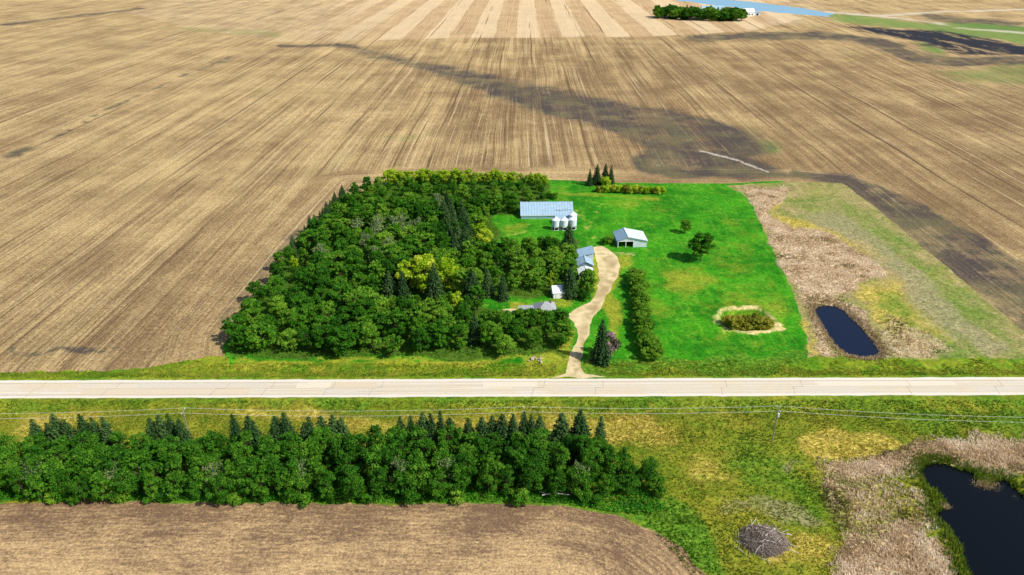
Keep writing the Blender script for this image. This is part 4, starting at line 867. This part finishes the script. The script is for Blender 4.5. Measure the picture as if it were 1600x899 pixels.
for k in range(110): mb = MB(); mb.tube(*stick(rd.uniform(2.2, 4.4), rd.uniform(.04, .1), 4.4), 5); mb.build('branch', m_stick[(0, 2, 1, 1, 0, 2)[k % 6]], t)
for k in range(26):
    a = rd.uniform(0, 6.28); rr = rd.uniform(4.4, 6.6); c = Vector((rr * math.cos(a), rr * .88 * math.sin(a), .14)); d = Vector((rd.uniform(-1, 1), rd.uniform(-1, 1), .05)).normalized() * rd.uniform(.6, 1.5)
    mb = MB(); mb.tube([c - d, c + Vector((.1, -.1, .05)), c + d], [.07, .06, .03], 5); mb.build('branch', m_stick[(1, 0, 1)[k % 3]], t)
mb = MB()
for k in range(1500): mb.tube(*stick(rd.uniform(.8, 2.6), rd.uniform(.02, .06), 4.9), 3)
tag(mb.build('twigs', m_stick[0], t), kind='stuff')
m_rock = flat('pale_rock', C(176, 162, 142), .9, .3, 1.5, bump=.5)
def rock(parent, x, y, z, s, seed):
    b = bmesh.new(); bmesh.ops.create_icosphere(b, subdivisions=2, radius=1); r_ = random.Random(seed)
    ph = [r_.uniform(0, 6) for _ in range(3)]
    for v in b.verts: k = 1 + .18 * math.sin(3 * v.co.x + ph[0]) + .15 * math.sin(4 * v.co.y + ph[1]) + .12 * math.sin(5 * v.co.z + ph[2]); v.co = Vector((v.co.x * k * s, v.co.y * k * s * .8, v.co.z * k * s * .6))
    m = bpy.data.meshes.new('rock'); b.to_mesh(m); b.free(); o = link('rock', m, m_rock, parent); o.location = (x, y, z); return o
t = thing('rock_pile', gpt(838, 563), 0, 'heap of pale field stones in grass left of the driveway mouth', 'rock pile')
for k in range(16): rock(t, rd.gauss(0, 1.3), rd.gauss(0, .8), .25 + .3 * rd.random(), rd.uniform(.25, .6), k)
t = thing('fallen_branch', gpt(868, 778), .05, 'bleached fallen branch at the field edge of the shelterbelt', 'branch')
for k, (p, r_) in enumerate([([(-3.2, 0, 1.0), (-1, .2, 1.25), (1.2, 0, 1.2), (3.4, -.2, .9)], [.12, .16, .13, .05]), ([(-.8, .2, 1.25), (.6, .8, 1.5), (2, .9, 1.3)], [.1, .07, .03]), ([(-2, .1, 1.1), (-3.2, .6, 1.4), (-3.9, .8, 1.3)], [.09, .06, .03])]):
    mb = MB(); mb.tube(p, r_, 6); mb.build('limb', m_birch, t)

# ------------------------------------------------------------------ far farmstead
fx = lambda px, py: P(px, py)
for k in range(62):
    t_ = random.random(); px = 1026 + 134 * t_; py = 29.5 + 4.0 * min(1, t_ * 1.6) - random.uniform(0, 4.5)
    x, y = P(px, py); tree('leafy' if k % 6 else 'spruce', x, y, random.uniform(13, 19), 'leafy tree in the distant farmstead grove by the river' if k % 6 else 'dark spruce in the distant farmstead grove by the river', 'tree' if k % 6 else 'spruce', 'distant farmstead leafy trees' if k % 6 else 'distant farmstead spruces', name='grove_tree' if k % 6 else 'spruce_tree', wide=1.4)
x, y = P(1168, 25); t = gable('far_house', (x, y, 0), .1, 16, 12, 6, 4.5, 'distant white house at right end of the far grove', m_white, m_white, 'X', cat='house', over=.5)
for xx_ in (-4.5, 0, 4.5): f = panel(t, 'window', m_glass, xx_ - 1, xx_ + 1, -6.15, -6.07, 1.5, 3.5)
x, y = P(1112, 20); t = gable('far_barn', (x, y, 0), .0, 34, 14, 6, 4, 'distant long white barn with blue roof behind the grove', m_white, m_tin, 'X', cat='barn', panels=0); panel(t, 'door', m_tin_w, -3, 3, -7.15, -7.07, 0, 4.5)
x, y = P(1182, 24); t = gable('far_shed', (x, y, 0), .0, 9, 8, 4, 2, 'distant small grey shed right of the far white house', m_tin2, m_tin_w, 'X', cat='shed', panels=0); panel(t, 'door', m_dark, -1.5, 1.5, -4.15, -4.07, 0, 3)
